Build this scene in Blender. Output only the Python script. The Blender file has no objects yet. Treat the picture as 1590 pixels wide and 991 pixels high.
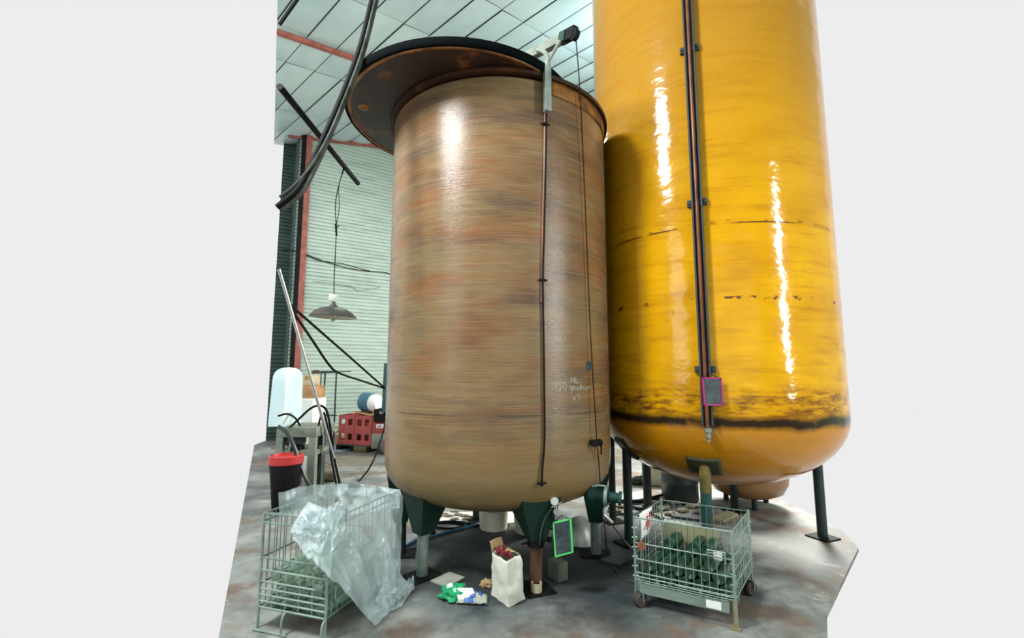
import bpy, bmesh, math, random
from mathutils import Vector, Matrix, noise, Quaternion
random.seed(7)
C = bpy.context.scene.collection
V = Vector

# ------------------------------------------------------------------ camera
F, TH, H = 716.0, math.radians(6.76), 1.5
CT, ST = math.cos(TH), math.sin(TH)
EYE = V((0, 0, H))
def ray(px, py):
    u, v = (px-795)/F, (495.5-py)/F
    return V((u, CT-v*ST, ST+v*CT))
def at(px, py, Y):                    # the point of the place seen at a pixel, Y metres ahead
    d = ray(px, py); return EYE + d*(Y/d.y)
def fl(px, py, z=0.0):                # the same on a horizontal level
    d = ray(px, py); return EYE + d*((z-H)/d.z)
def onplane(px, py, p, n):
    d = ray(px, py); return EYE + d*((p-EYE).dot(n)/d.dot(n))
def oncyl(px, py, c, R, off=0.0):     # near side of an upright cylinder
    d = ray(px, py); ax, ay = -c[0], -c[1]
    R = R+off
    a = d.x*d.x+d.y*d.y; b = 2*(d.x*ax+d.y*ay); q = ax*ax+ay*ay-R*R
    D = max(b*b-4*a*q, 0)
    t = (-b-math.sqrt(D))/(2*a)
    return EYE + d*t

cam_d = bpy.data.cameras.new('camera'); cam = bpy.data.objects.new('camera', cam_d); C.objects.link(cam)
cam_d.sensor_width = 36; cam_d.lens = F*36/1590; cam_d.clip_start = .05
cam.location = EYE; cam.rotation_euler = (math.pi/2+TH, 0, 0)
bpy.context.scene.camera = cam

# ------------------------------------------------------------------ materials
def mat(name, col, rough=.5, metal=0, col2=None, scale=4, stretch=(1,1,1), detail=4, lo=.35, hi=.65,
        bump=0, bscale=30, bstretch=(1,1,1), spec=.5, coat=0, trans=0, alpha=1, ior=1.45, sub=None):
    m = bpy.data.materials.new(name); m.use_nodes = True
    nt = m.node_tree; N, L = nt.nodes, nt.links
    b = N['Principled BSDF']
    b.inputs['Base Color'].default_value = (*col, 1); b.inputs['Roughness'].default_value = rough
    b.inputs['Metallic'].default_value = metal; b.inputs['Specular IOR Level'].default_value = spec
    b.inputs['Coat Weight'].default_value = coat; b.inputs['Transmission Weight'].default_value = trans
    b.inputs['Alpha'].default_value = alpha; b.inputs['IOR'].default_value = ior
    tc = N.new('ShaderNodeTexCoord')
    def nz(sc, st, det):
        mp = N.new('ShaderNodeMapping'); mp.inputs['Scale'].default_value = st
        L.new(tc.outputs['Object'], mp.inputs['Vector'])
        n = N.new('ShaderNodeTexNoise'); n.inputs['Scale'].default_value = sc; n.inputs['Detail'].default_value = det
        n.inputs['Roughness'].default_value = .6
        L.new(mp.outputs[0], n.inputs['Vector']); return n
    if col2 is not None:
        n = nz(scale, stretch, detail)
        r = N.new('ShaderNodeValToRGB'); r.color_ramp.elements[0].position = lo; r.color_ramp.elements[1].position = hi
        r.color_ramp.elements[0].color = (*col, 1); r.color_ramp.elements[1].color = (*col2, 1)
        L.new(n.outputs['Fac'], r.inputs['Fac']); L.new(r.outputs['Color'], b.inputs['Base Color'])
    if bump:
        n = nz(bscale, bstretch, 3); bp = N.new('ShaderNodeBump'); bp.inputs['Strength'].default_value = bump
        bp.inputs['Distance'].default_value = .02
        L.new(n.outputs['Fac'], bp.inputs['Height']); L.new(bp.outputs[0], b.inputs['Normal'])
    return m

class Sh:                              # small node-graph helper for the layered surfaces
    def __init__(s, name):
        s.m = bpy.data.materials.new(name); s.m.use_nodes = True
        s.N, s.L = s.m.node_tree.nodes, s.m.node_tree.links
        s.b = s.N['Principled BSDF']; s.tc = s.N.new('ShaderNodeTexCoord')
    def noise(s, scale, st=(1,1,1), det=4, rough=.6, loc=(0,0,0)):
        mp = s.N.new('ShaderNodeMapping'); mp.inputs['Scale'].default_value = st; mp.inputs['Location'].default_value = loc
        s.L.new(s.tc.outputs['Object'], mp.inputs['Vector'])
        n = s.N.new('ShaderNodeTexNoise'); n.inputs['Scale'].default_value = scale
        n.inputs['Detail'].default_value = det; n.inputs['Roughness'].default_value = rough
        s.L.new(mp.outputs[0], n.inputs['Vector']); return n.outputs['Fac']
    def ramp(s, fac, stops):
        r = s.N.new('ShaderNodeValToRGB'); e = r.color_ramp.elements
        while len(e) < len(stops): e.new(.5)
        for k, (p, c) in enumerate(stops):
            e[k].position = p; e[k].color = (*c, 1) if not isinstance(c, (int, float)) else (c, c, c, 1)
        s.L.new(fac, r.inputs['Fac']); return r.outputs['Color']
    def mix(s, a, b, fac, mode='MIX'):
        n = s.N.new('ShaderNodeMix'); n.data_type = 'RGBA'; n.blend_type = mode
        for sock, v in ((n.inputs[0], fac), (n.inputs[6], a), (n.inputs[7], b)):
            if hasattr(v, 'links'): s.L.new(v, sock)
            elif isinstance(v, tuple): sock.default_value = (*v, 1)
            else: sock.default_value = v
        return n.outputs[2]
    def math(s, op, a, b=0.0):
        n = s.N.new('ShaderNodeMath'); n.operation = op
        for sock, v in ((n.inputs[0], a), (n.inputs[1], b)):
            if hasattr(v, 'links'): s.L.new(v, sock)
            else: sock.default_value = v
        return n.outputs[0]
    def z(s, axis=2):
        n = s.N.new('ShaderNodeSeparateXYZ'); s.L.new(s.tc.outputs['Object'], n.inputs[0]); return n.outputs[axis]
    def band(s, v, c, w, soft):        # 1 inside c +- w, fading over soft
        d = s.math('ABSOLUTE', s.math('SUBTRACT', v, c))
        n = s.N.new('ShaderNodeMapRange'); n.inputs[1].default_value = w; n.inputs[2].default_value = w+soft
        n.inputs[3].default_value = 1; n.inputs[4].default_value = 0
        s.L.new(d, n.inputs[0]); return n.outputs[0]
    def step(s, v, a, b):
        n = s.N.new('ShaderNodeMapRange'); n.inputs[1].default_value = a; n.inputs[2].default_value = b
        s.L.new(v, n.inputs[0]); return n.outputs[0]
    def bump(s, h, strength, dist=.01, chain=None):
        n = s.N.new('ShaderNodeBump'); n.inputs['Strength'].default_value = strength; n.inputs['Distance'].default_value = dist
        s.L.new(h, n.inputs['Height'])
        if chain is not None: s.L.new(chain, n.inputs['Normal'])
        return n.outputs[0]
    def done(s, col, rough=.4, normal=None, spec=.5, **kw):
        for k, v in (('Base Color', col), ('Roughness', rough)):
            if hasattr(v, 'links'): s.L.new(v, s.b.inputs[k])
            else: s.b.inputs[k].default_value = (*v, 1) if isinstance(v, tuple) else v
        if normal is not None: s.L.new(normal, s.b.inputs['Normal'])
        s.b.inputs['Specular IOR Level'].default_value = spec
        for k, v in kw.items():
            s.b.inputs[k.replace('_', ' ')].default_value = v
        return s.m

def brown_frp():
    s = Sh('wound_brown_fibreglass')
    big = s.noise(1.1, (1, 1, 2.6), 3)
    col = s.ramp(big, [(.30, (.105, .054, .024)), (.43, (.165, .088, .038)), (.54, (.200, .128, .060)), (.68, (.150, .110, .054))])
    mid = s.noise(1.5, (1, 1, 6), 5, .65, (3, 1, 2))
    col = s.mix(col, (.225, .088, .034), s.math('MULTIPLY', s.step(mid, .50, .66), .8))
    col = s.mix(col, (.085, .055, .040), s.math('MULTIPLY', s.step(s.noise(1.2, (1, 1, 4.5), 5, .6, (9, 4, 5)), .50, .68), .8))
    fine = s.noise(6, (.35, .35, 22), 6, .7)
    col = s.mix(col, (.33, .26, .15), s.math('MULTIPLY', s.step(fine, .48, .78), .6))
    col = s.mix(col, (.085, .045, .022), s.math('MULTIPLY', s.step(s.noise(5, (.3, .3, 26), 6, .7, (5, 5, 5)), .52, .80), .7))
    zz = s.z()
    # olive foot of the shell, the moulded seam low on the wall, the scuffed dirty knuckle
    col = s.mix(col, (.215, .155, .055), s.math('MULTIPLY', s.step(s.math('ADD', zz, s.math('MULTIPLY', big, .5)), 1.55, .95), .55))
    col = s.mix(col, (.075, .05, .025), s.math('MULTIPLY', s.band(zz, 1.21, .002, .006), s.step(s.noise(3, (1, 1, .3), 3), .42, .55)))
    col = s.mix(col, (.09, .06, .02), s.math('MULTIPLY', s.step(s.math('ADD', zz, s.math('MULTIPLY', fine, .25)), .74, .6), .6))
    n1 = s.bump(s.noise(14, (1, 1, 20), 3), .22, .006)
    n2 = s.bump(s.noise(3, (1, 1, 1.5), 2, loc=(2, 2, 2)), .07, .03, n1)
    return s.done(col, s.ramp(fine, [(.3, .18), (.7, .30)]), n2, .38)

def yellow_frp():
    s = Sh('yellow_translucent_fibreglass')
    zz = s.z()
    big = s.noise(1.0, (1, 1, 2.2), 4)
    col = s.ramp(big, [(.30, (.42, .185, .002)), (.45, (.55, .265, .002)), (.6, (.66, .345, .002)), (.72, (.50, .23, .003))])
    # the upper wall is duller ochre, the waist is the cleanest yellow, the dish is amber
    col = s.mix(col, (.36, .175, .012), s.math('MULTIPLY', s.step(s.math('ADD', zz, s.math('MULTIPLY', big, 1.2)), 3.1, 4.9), .85))
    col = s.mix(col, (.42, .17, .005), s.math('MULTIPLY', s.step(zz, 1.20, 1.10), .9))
    sw = s.noise(1.6, (1, 1, 11), 5, .65, (4, 2, 7))
    col = s.mix(col, (.36, .15, .004), s.math('MULTIPLY', s.step(sw, .52, .74), .75))
    col = s.mix(col, (.20, .07, .004), s.math('MULTIPLY', s.step(s.noise(2.2, (1, 1, 26), 5, .7, (1, 7, 3)), .6, .78), .7))
    dots = s.step(s.noise(13, (1, 1, 2), 3, .6, (2, 8, 1)), .56, .60)
    for c, w, k in ((2.07, .012, .95), (2.67, .010, .6)):
        col = s.mix(col, (.085, .022, .006), s.math('MULTIPLY', s.math('MULTIPLY', s.band(zz, c, w, .008), dots), k))
    col = s.mix(col, (.10, .035, .006), s.math('MULTIPLY', s.band(zz, 2.66, .003, .006), s.step(s.noise(2.6, (1,1,1), 3, .6, (7, 1, 1)), .45, .55)))
    col = s.mix(col, (.12, .05, .006), s.math('MULTIPLY', s.step(s.noise(17, (1, 1, 2), 4, .7, (6, 6, 6)), .66, .74), .6))
    # grime line where the dish is laminated on, with scuffing above it
    wob = s.math('ADD', zz, s.math('MULTIPLY', s.math('SUBTRACT', s.noise(3, (1,1,1), 4), .5), .10))
    col = s.mix(col, (.16, .055, .006), s.math('MULTIPLY', s.band(wob, 1.27, .05, .10), s.step(s.noise(7, (1,1,4), 5, .7), .44, .62)))
    col = s.mix(col, (.022, .012, .005), s.math('MULTIPLY', s.band(wob, 1.135, .018, .045), s.step(s.noise(2.3, (1,1,1), 4, .6, (3,3,3)), .32, .48)))
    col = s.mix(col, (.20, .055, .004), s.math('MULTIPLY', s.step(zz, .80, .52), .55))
    n1 = s.bump(s.noise(3.4, (1, 1, 1.6), 3, .55, (1, 2, 3)), .20, .05)
    n2 = s.bump(s.noise(18, (1, 1, 3), 3), .05, .01, n1)
    return s.done(col, .12, n2, .38)

def concrete():
    s = Sh('stained_concrete')
    a = s.noise(.9, (1, 1, 1), 5, .65)
    col = s.ramp(a, [(.32, (.085, .10, .10)), (.5, (.185, .20, .19)), (.66, (.34, .355, .335))])
    b = s.noise(1.7, (1, 1, 1), 4, .6, (4, 9, 0))
    col = s.mix(col, (.150, .098, .066), s.math('MULTIPLY', s.step(b, .50, .62), .8))
    d = s.noise(2.6, (1, .6, 1), 5, .7, (1, 3, 0))
    col = s.mix(col, (.075, .085, .085), s.math('MULTIPLY', s.step(d, .57, .72), .8))
    col = s.mix(col, (.46, .48, .45), s.math('MULTIPLY', s.step(s.noise(5, (1, 1, 1), 5, .7, (8, 2, 0)), .58, .75), .6))
    col = s.mix(col, (.06, .065, .06), s.math('MULTIPLY', s.step(s.noise(26, (1, 1, 1), 3, .6), .68, .74), .7))
    # shade under the tank, painted as a dark patch around its legs
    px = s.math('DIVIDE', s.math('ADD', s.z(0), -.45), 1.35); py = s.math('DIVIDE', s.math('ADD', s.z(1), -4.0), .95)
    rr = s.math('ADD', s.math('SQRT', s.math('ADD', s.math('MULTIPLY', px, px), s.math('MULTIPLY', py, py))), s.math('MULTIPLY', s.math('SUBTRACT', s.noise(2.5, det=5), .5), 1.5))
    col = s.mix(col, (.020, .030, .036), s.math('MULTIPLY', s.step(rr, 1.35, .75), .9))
    n = s.bump(s.noise(22, (1, 1, 1), 5, .7), .25, .008)
    return s.done(col, s.ramp(a, [(.3, .55), (.7, .85)]), n, .35)

M = {
 'brown': brown_frp(), 'yellow': yellow_frp(), 'floor': concrete(),
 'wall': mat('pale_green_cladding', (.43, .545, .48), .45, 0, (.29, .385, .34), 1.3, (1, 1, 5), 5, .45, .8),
 'wall_shade': mat('shaded_green_cladding', (.05, .10, .085), .6, 0, (.03, .06, .05), 2, (1, 1, 5)),  # darker copy of the cladding, shade of the recessed bay put into the colour
 'roof': mat('foil_faced_board', (.50, .63, .60), .30, 0, (.37, .50, .50), .8, (1, 1, 1), 4, .35, .7, spec=.6),
 'seam': mat('dark_joint', (.06, .09, .085), .8),
 'red_steel': mat('red_oxide_paint', (.36, .115, .085), .6, 0, (.20, .06, .045), 6),
 'black_steel': mat('black_steel', (.004, .005, .005), .65, 0, (.010, .010, .010), 12, spec=.15),
 'teal_steel': mat('dark_teal_paint', (.009, .038, .034), .5, 0, (.016, .056, .05), 8, spec=.35),
 'green_steel': mat('dark_green_paint', (.003, .019, .013), .5, 0, (.006, .030, .020), 7, spec=.3),
 'leg_dark': mat('dark_leg_paint', (.008, .017, .018), .5, 0, (.014, .03, .03), 9),
 'leg_olive': mat('olive_worn_paint', (.055, .06, .018), .5, 0, (.16, .11, .02), 9, lo=.45, hi=.6),
 'plate_olive': mat('dark_olive_paint', (.018, .022, .008), .5, 0, (.04, .042, .014), 8),
 'galv': mat('galvanised_pipe', (.26, .31, .28), .45, .35, (.17, .21, .19), 14),
 'rust': mat('rusty_pipe', (.12, .05, .025), .7, 0, (.05, .03, .022), 11),
 'steel': mat('bright_steel', (.44, .46, .44), .34, .85),
 'wire': mat('zinc_wire', (.30, .40, .35), .45, .4, (.20, .27, .23), 9),
 'wire_dark': mat('weathered_zinc', (.20, .29, .26), .45, .4, (.12, .18, .16), 9),
 'beam_zinc': mat('zinc_sheet', (.27, .36, .30), .45, .3, (.18, .25, .22), 5, (1, 1, 3)),
 'arm': mat('painted_davit', (.24, .28, .23), .5, 0, (.15, .18, .15), 6),
 'lid': None, 'edge': mat('black_rubber_edge', (.0015, .003, .004), .9, spec=.08),
 'orange': mat('amber_resin', (.34, .12, .012), .35, 0, (.10, .035, .008), 9),
 'rim': mat('amber_rim', (.30, .125, .022), .5, 0, (.06, .028, .012), 5, lo=.42, hi=.66, spec=.3),
 'rim_dark': mat('dark_resin_flange', (.035, .015, .007), .5, 0, (.10, .04, .012), 4, lo=.5, hi=.7, spec=.3),
 'tube': mat('amber_sight_tube', (.24, .075, .03), .35, 0, (.045, .02, .012), 3, (1, 1, 1)),
 'cable': mat('black_rubber', (.003, .0035, .0035), .65, spec=.15),
 'hose_grey': mat('grey_hose', (.085, .095, .085), .5, 0, (.02, .026, .02), 7, spec=.3),
 'hose_green': mat('dark_green_hose', (.010, .028, .022), .4),
 'white_plastic': mat('white_bucket_plastic', (.72, .71, .60), .4, 0, (.60, .58, .45), 5),
 'paper': mat('white_paper', (.66, .66, .56), .8, 0, (.56, .57, .50), 4, bump=.3, bscale=14),
 'kraft': mat('kraft_paper', (.42, .29, .15), .8, 0, (.33, .22, .11), 6),
 'card': mat('grey_cardboard', (.42, .43, .36), .8, 0, (.30, .32, .28), 4),
 'dark_red': mat('dark_red_foil', (.16, .016, .02), .45),
 'red_plastic': mat('red_crate_plastic', (.40, .072, .06), .45, 0, (.32, .055, .05), 8),
 'red_paint': mat('red_paint', (.42, .03, .03), .4),
 'blue_paint': mat('blue_motor_paint', (.03, .11, .17), .4, 0, (.05, .16, .22), 9),
 'white_paint': mat('white_paint', (.72, .76, .74), .4),
 'label_white': mat('white_label', (.85, .85, .84), .6),
 'ink_red': mat('red_ink', (.50, .03, .06), .6),
 'ink_dark': mat('dark_ink', (.03, .035, .04), .7),
 'chalk': mat('chalk', (.66, .66, .60), .95, 0, (.45, .44, .38), 60),
 'slate': mat('blackboard', (.020, .032, .038), .55, 0, (.055, .075, .082), 10),
 'slate_smear': mat('chalk_smear', (.10, .13, .15), .9, 0, (.03, .045, .055), 20),
 'frame_green': mat('bright_green_plastic', (.09, .62, .17), .4),
 'frame_pink': mat('magenta_plastic', (.36, .02, .15), .4),
 'wood': mat('plank_wood', (.42, .36, .22), .75, 0, (.28, .25, .15), 3, (1, 1, .3), 4),
 'plank_green': mat('weathered_board', (.21, .245, .15), .75, 0, (.28, .25, .12), 4, (1, 1, .4), 4),
 'bench': mat('grey_green_enamel', (.13, .165, .14), .5, 0, (.20, .21, .16), 5),
 'bench_dark': mat('dark_bench_steel', (.03, .042, .045), .5),
 'plastic_blue': mat('pale_blue_cover', (.50, .70, .76), .4, 0, (.62, .74, .74), 3),
 'blue_sheet': mat('blue_polythene', (.24, .38, .50), .3, 0, (.42, .50, .52), 5),
 'white_sheet': mat('white_polythene', (.80, .82, .80), .45, 0, (.64, .66, .63), 4),
 'green_bag': mat('green_polythene', (.01, .26, .10), .3, 0, (.02, .38, .16), 6),
 'blue_print': mat('blue_print', (.03, .12, .40), .4),
 'lamp_out': mat('lamp_enamel', (.055, .058, .045), .45, 0, (.025, .028, .022), 6),
 'lamp_in': mat('lamp_inner_enamel', (.42, .42, .32), .4),
 'porcelain': mat('porcelain', (.50, .52, .44), .4),
 'bulb': mat('bulb_glass', (.75, .75, .65), .1, trans=.7),
 'ochre': mat('ochre_fibreglass', (.30, .17, .07), .35, 0, (.22, .11, .05), 2),
 'tyre': mat('grey_rubber_tyre', (.05, .045, .04), .7),
 'hub': mat('rusty_hub', (.09, .05, .035), .7),
 'cork_tag': mat('brown_stopper', (.20, .075, .035), .7),
 'debris': mat('dry_debris', (.30, .26, .18), .9, 0, (.14, .12, .09), 12),
 'glass_dark': mat('green_bottle_glass', (.008, .042, .022), .16, 0, (.030, .085, .056), 7, spec=.7),
 'glass_dark_base': mat('bottle_punt_glass', (.006, .045, .014), .25),
 'glass_pale': mat('pale_bottle_glass', (.62, .80, .66), .06, trans=.85, ior=1.35),
}
def lid_mat():
    s = Sh('brown_resin_lid')
    a = s.noise(2.4, det=5, rough=.65)
    col = s.ramp(a, [(.40, (.012, .005, .003)), (.54, (.028, .009, .004)), (.62, (.12, .04, .010)), (.72, (.30, .13, .025))])
    return s.done(col, .36, s.bump(s.noise(7), .2, .01), .5)
M['lid'] = lid_mat()
def film_mat():
    s = Sh('clear_polythene_film')
    s.done((.66, .80, .82), .16, s.bump(s.noise(7, det=2), .12, .01), 1.0)
    a = s.noise(3.2, det=3, rough=.55)
    s.L.new(s.ramp(a, [(.35, .36), (.52, .50), (.70, .68)]), s.b.inputs['Alpha'])
    return s.m
M['film'] = film_mat()

# ------------------------------------------------------------------ mesh builder
class MB:
    def __init__(s): s.bm = bmesh.new()
    def face(s, vs):
        try: s.bm.faces.new(vs)
        except ValueError: pass
    def v(s, p): return s.bm.verts.new(p)
    def loft(s, rings, closed=True, cap0=True, cap1=True):
        R = [[s.v(p) for p in r] for r in rings]
        n = len(R[0])
        for a, b in zip(R, R[1:]):
            for k in range(n if closed else n-1):
                s.face((a[k], a[(k+1) % n], b[(k+1) % n], b[k]))
        if closed and cap0: s.face(R[0][::-1])
        if closed and cap1: s.face(R[-1])
        return s
    def tube(s, pts, r, seg=8, smooth=0):
        pts = [V(p) for p in pts]
        if smooth: pts = spline(pts, smooth)
        n = len(pts); rs = r if isinstance(r, list) else [r]*n
        if len(rs) != n: rs = [rs[min(int(k*len(rs)/n), len(rs)-1)] for k in range(n)]
        T = []
        for k in range(n):
            t = (pts[min(k+1, n-1)]-pts[max(k-1, 0)]); T.append(t.normalized() if t.length > 1e-9 else V((0, 0, 1)))
        u = T[0].orthogonal().normalized(); rings = []
        for k in range(n):
            if k:
                q = T[k-1].rotation_difference(T[k]); u = (q @ u); u = (u-T[k]*u.dot(T[k])).normalized()
            w = T[k].cross(u)
            rings.append([pts[k]+(u*math.cos(2*math.pi*j/seg)+w*math.sin(2*math.pi*j/seg))*rs[k] for j in range(seg)])
        return s.loft(rings)
    def box(s, c, size, rz=0, mtx=None, bev=0):
        c = V(c); m = mtx or Matrix.Rotation(rz, 3, 'Z'); x, y, z = [k/2 for k in size]
        P = lambda a, b, d: c + m @ V((a*x, b*y, d*z))
        lo = [P(-1, -1, -1), P(1, -1, -1), P(1, 1, -1), P(-1, 1, -1)]
        hi = [P(-1, -1, 1), P(1, -1, 1), P(1, 1, 1), P(-1, 1, 1)]
        if bev:
            t = MB(); t.loft([lo, hi])
            bmesh.ops.bevel(t.bm, geom=t.bm.edges[:], offset=bev, segments=2, affect='EDGES', profile=.5)
            s.join(t); return s
        return s.loft([lo, hi])
    def join(s, t):
        me = bpy.data.meshes.new('tmp'); t.bm.to_mesh(me); s.bm.from_mesh(me); bpy.data.meshes.remove(me); return s
    def lathe(s, prof, c=(0, 0, 0), seg=32, axis=None, cap0=True, cap1=True):
        c = V(c); q = V((0, 0, 1)).rotation_difference(V(axis).normalized()) if axis is not None else Quaternion()
        rings = [[c + q @ V((r*math.cos(2*math.pi*k/seg), r*math.sin(2*math.pi*k/seg), z)) for k in range(seg)] for r, z in prof]
        return s.loft(rings, True, cap0, cap1)
    def grid(s, f, nu, nv, closed=False):
        return s.loft([[V(f(i/nu, j/nv)) for i in range(nu+(0 if closed else 1))] for j in range(nv+1)], closed, False, False)
    def prism(s, poly, vec):
        poly = [V(p) for p in poly]; return s.loft([poly, [p+V(vec) for p in poly]])
    def build(s, name, m, parent=None, label=None, angle=40, thick=0, flat=False):
        if thick:
            pass
        bmesh.ops.recalc_face_normals(s.bm, faces=s.bm.faces[:])
        if parent is not None:
            o = parent; off = V(o.location)
            while o.parent: o = o.parent; off += V(o.location)
            bmesh.ops.translate(s.bm, verts=s.bm.verts[:], vec=-off)
        me = bpy.data.meshes.new(name); s.bm.to_mesh(me); s.bm.free()
        me.materials.append(M[m] if isinstance(m, str) else m)
        if not flat:
            for p in me.polygons: p.use_smooth = True
            me.set_sharp_from_angle(angle=math.radians(angle))
        ob = bpy.data.objects.new(name, me); C.objects.link(ob)
        if parent is not None: ob.parent = parent
        if thick:
            md = ob.modifiers.new('thickness', 'SOLIDIFY'); md.thickness = thick; md.offset = 0
        if label: ob['label'] = label
        return ob

def spline(p, k):
    q = [p[0]*2-p[1]] + p + [p[-1]*2-p[-2]]; out = []
    for i in range(1, len(q)-2):
        a, b, c, d = q[i-1:i+3]
        for j in range(k):
            t = j/k
            out.append(.5*((2*b)+(c-a)*t+(2*a-5*b+4*c-d)*t*t+(3*b-a-3*c+d)*t**3))
    out.append(p[-1]); return out

def thing(name, label, cat, loc=(0, 0, 0), group=None):
    o = bpy.data.objects.new(name, None); C.objects.link(o); o.location = loc; o.empty_display_size = .1
    return tag(o, label, cat, group)
def tag(o, label, cat, group=None, kind=None):
    o['label'] = label; o['category'] = cat
    if group: o['group'] = group
    if kind: o['kind'] = kind
    return o
def struct(o): o['kind'] = 'structure'; return o
def solo(mb, name, m, label, cat, base, group=None, **kw):
    o = mb.build(name, m, None, None, **kw); b = V(base)
    o.data.transform(Matrix.Translation(-b)); o.location = b
    return tag(o, label, cat, group)
def clone(o, parent=None):
    c = o.copy(); C.objects.link(c); c.parent = parent
    for k in list(o.children): clone(k, c)
    return c
def nz(p, s=1): return noise.noise(V(p)*s)

# ------------------------------------------------------------------ setting
LB0, LB1 = V((-5.45, 10.0, 0)), V((-1.45, 2.4, 0))            # edge of the modelled bay, open side
WA = V((-5.03, 10.325, 7.106)); WD = V((.829, .559, 0)).normalized(); WN = V((WD.y, -WD.x, 0))
RN = V((-.112, -.12, .986)).normalized()
SD = V((math.sin(math.radians(-47)), math.cos(math.radians(-47)), 0)); RD = SD.cross(RN)
if RD.x < 0: RD = -RD
def roofz(x, y): return WA.z - (RN.x*(x-WA.x)+RN.y*(y-WA.y))/RN.z
def roofp(s, r, d=0): return WA + SD*s + RD*r - RN*d

m = MB()
poly = [LB0+V((-.1, .6, 0)), LB0, LB1, V((-1.2, 2.25, 0)), V((1.3, 2.25, 0)), V((1.55, 2.45, 0)), V((1.98, 3.1, 0)), V((3.0, 4.2, 0)), V((3.2, 4.7, 0)), V((3.25, 6, 0)), V((4.3, 10, 0)), V((5.0, 17.2, 0))]
m.prism([p-V((0, 0, .03)) for p in poly], (0, 0, .03))
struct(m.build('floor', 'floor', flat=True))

def clad(t0, t1, shift, z0=0.0, per=.088, dep=.028):
    mb = MB(); cols = max(2, int((t1-t0)/.6)); rows = []
    zs = []; z = z0
    while z < 9.6:
        zs += [(z, 0), (z+per*.62, 0), (z+per*.70, dep), (z+per*.92, dep)]; z += per
    for z, d in zs:
        row = []
        for k in range(cols+1):
            p = WA + WD*(t0+(t1-t0)*k/cols); p = V((p.x, p.y, 0)) - WN*(shift+d)
            row.append(V((p.x, p.y, min(z, roofz(p.x, p.y)-.01))))
        rows.append(row)
    mb.loft(rows, False); return mb
struct(clad(.02, 12, 0).build('wall_back', 'wall', flat=True))
struct(clad(-.26, .16, .5).build('wall_left', 'wall_shade', flat=True))
mb = MB()                                                     # short return between the two planes of cladding
for t in (0.0,):
    p = WA+WD*t; q = p-WN*.52
    mb.prism([V((p.x, p.y, 0)), V((q.x, q.y, 0)), V((q.x, q.y, roofz(q.x, q.y)-.02)), V((p.x, p.y, roofz(p.x, p.y)-.02))], WD*.02)
struct(mb.build('wall_return', 'wall_shade', flat=True))

# ceiling: foil faced boards between joints, each board slightly bellied
mb = MB(); sm = MB()
ss = [.75, -1.06, -2.80, -3.70, -4.88, -6.08, -7.9, -9.1, -10.3]
rs = [.13+.51*k for k in range(-6, 10)]
def inside(p):                                                # right of the open edge
    e = LB1-LB0; return (p.x-LB0.x)*e.y-(p.y-LB0.y)*e.x <= 0
for a, b in zip(ss, ss[1:]):
    for c, d in zip(rs, rs[1:]):
        rnd = random.uniform(-.007, .007); g = .004
        def f(u, v):
            s = a-g+(b-a+2*g)*u; r = c+g+(d-c-2*g)*v
            return roofp(s, r, .045*(math.sin(math.pi*u)**.7*math.sin(math.pi*v)**.8 if 0 < u < 1 and 0 < v < 1 else 0)+(rnd+.012)*(1-v)+.008)
        mb.grid(f, 8, 6)
for bm_ in (mb.bm,):
    e = (LB1-LB0); n = V((e.y, -e.x, 0)).normalized()
    if n.x > 0: n = -n
    bmesh.ops.bisect_plane(bm_, geom=bm_.verts[:]+bm_.edges[:]+bm_.faces[:], plane_co=LB0, plane_no=n, clear_outer=True)
    n2 = WN if (V((0, 20, 0))-WA).dot(WN) > 0 else -WN
    bmesh.ops.bisect_plane(bm_, geom=bm_.verts[:]+bm_.edges[:]+bm_.faces[:], plane_co=WA+n2*.7, plane_no=n2, clear_outer=True)
struct(mb.build('ceiling', 'roof', angle=60))
sm.loft([[roofp(.75, rs[0], 0), roofp(ss[-1], rs[0], 0)], [roofp(.75, rs[-1], 0), roofp(ss[-1], rs[-1], 0)]], False)
bmesh.ops.bisect_plane(sm.bm, geom=sm.bm.verts[:]+sm.bm.edges[:]+sm.bm.faces[:], plane_co=LB0, plane_no=n, clear_outer=True)
bmesh.ops.bisect_plane(sm.bm, geom=sm.bm.verts[:]+sm.bm.edges[:]+sm.bm.faces[:], plane_co=WA+n2*.7, plane_no=n2, clear_outer=True)
struct(sm.build('roof_deck', 'seam', flat=True))

# the rest of the hall: wall behind the viewer, side walls as far as the open bays, roof over them
HX0, HX1, HY0, HY1 = -6.6, 6.6, -4.5, 3.6
def slab(name, pts, vec, mt): struct(MB().prism(pts, vec).build(name, mt, flat=True))
def wz(x, y): return roofz(x, y)-.01
slab('wall_front', [V((HX0, HY0, 0)), V((HX1, HY0, 0)), V((HX1, HY0, wz(HX1, HY0))), V((HX0, HY0, wz(HX0, HY0)))], (0, -.1, 0), 'wall')
for nm, x, dx in (('wall_west', HX0, -.1), ('wall_east', HX1, .1)):
    slab(nm, [V((x, HY0, 0)), V((x, HY1+1.6, 0)), V((x, HY1+1.6, wz(x, HY1+1.6))), V((x, HY0, wz(x, HY0)))], (dx, 0, 0), 'wall')
slab('ceiling_front', [V((x, y, roofz(x, y)+.06)) for x, y in ((HX0, HY0), (HX1, HY0), (HX1, HY1), (HX0, HY1))], (0, 0, .1), 'roof')
slab('floor_front', [V((x, y, -.15)) for x, y in ((HX0, HY0), (HX1, HY0), (HX1, .8), (HX0, .8))], (0, 0, .149), 'floor')

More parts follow.
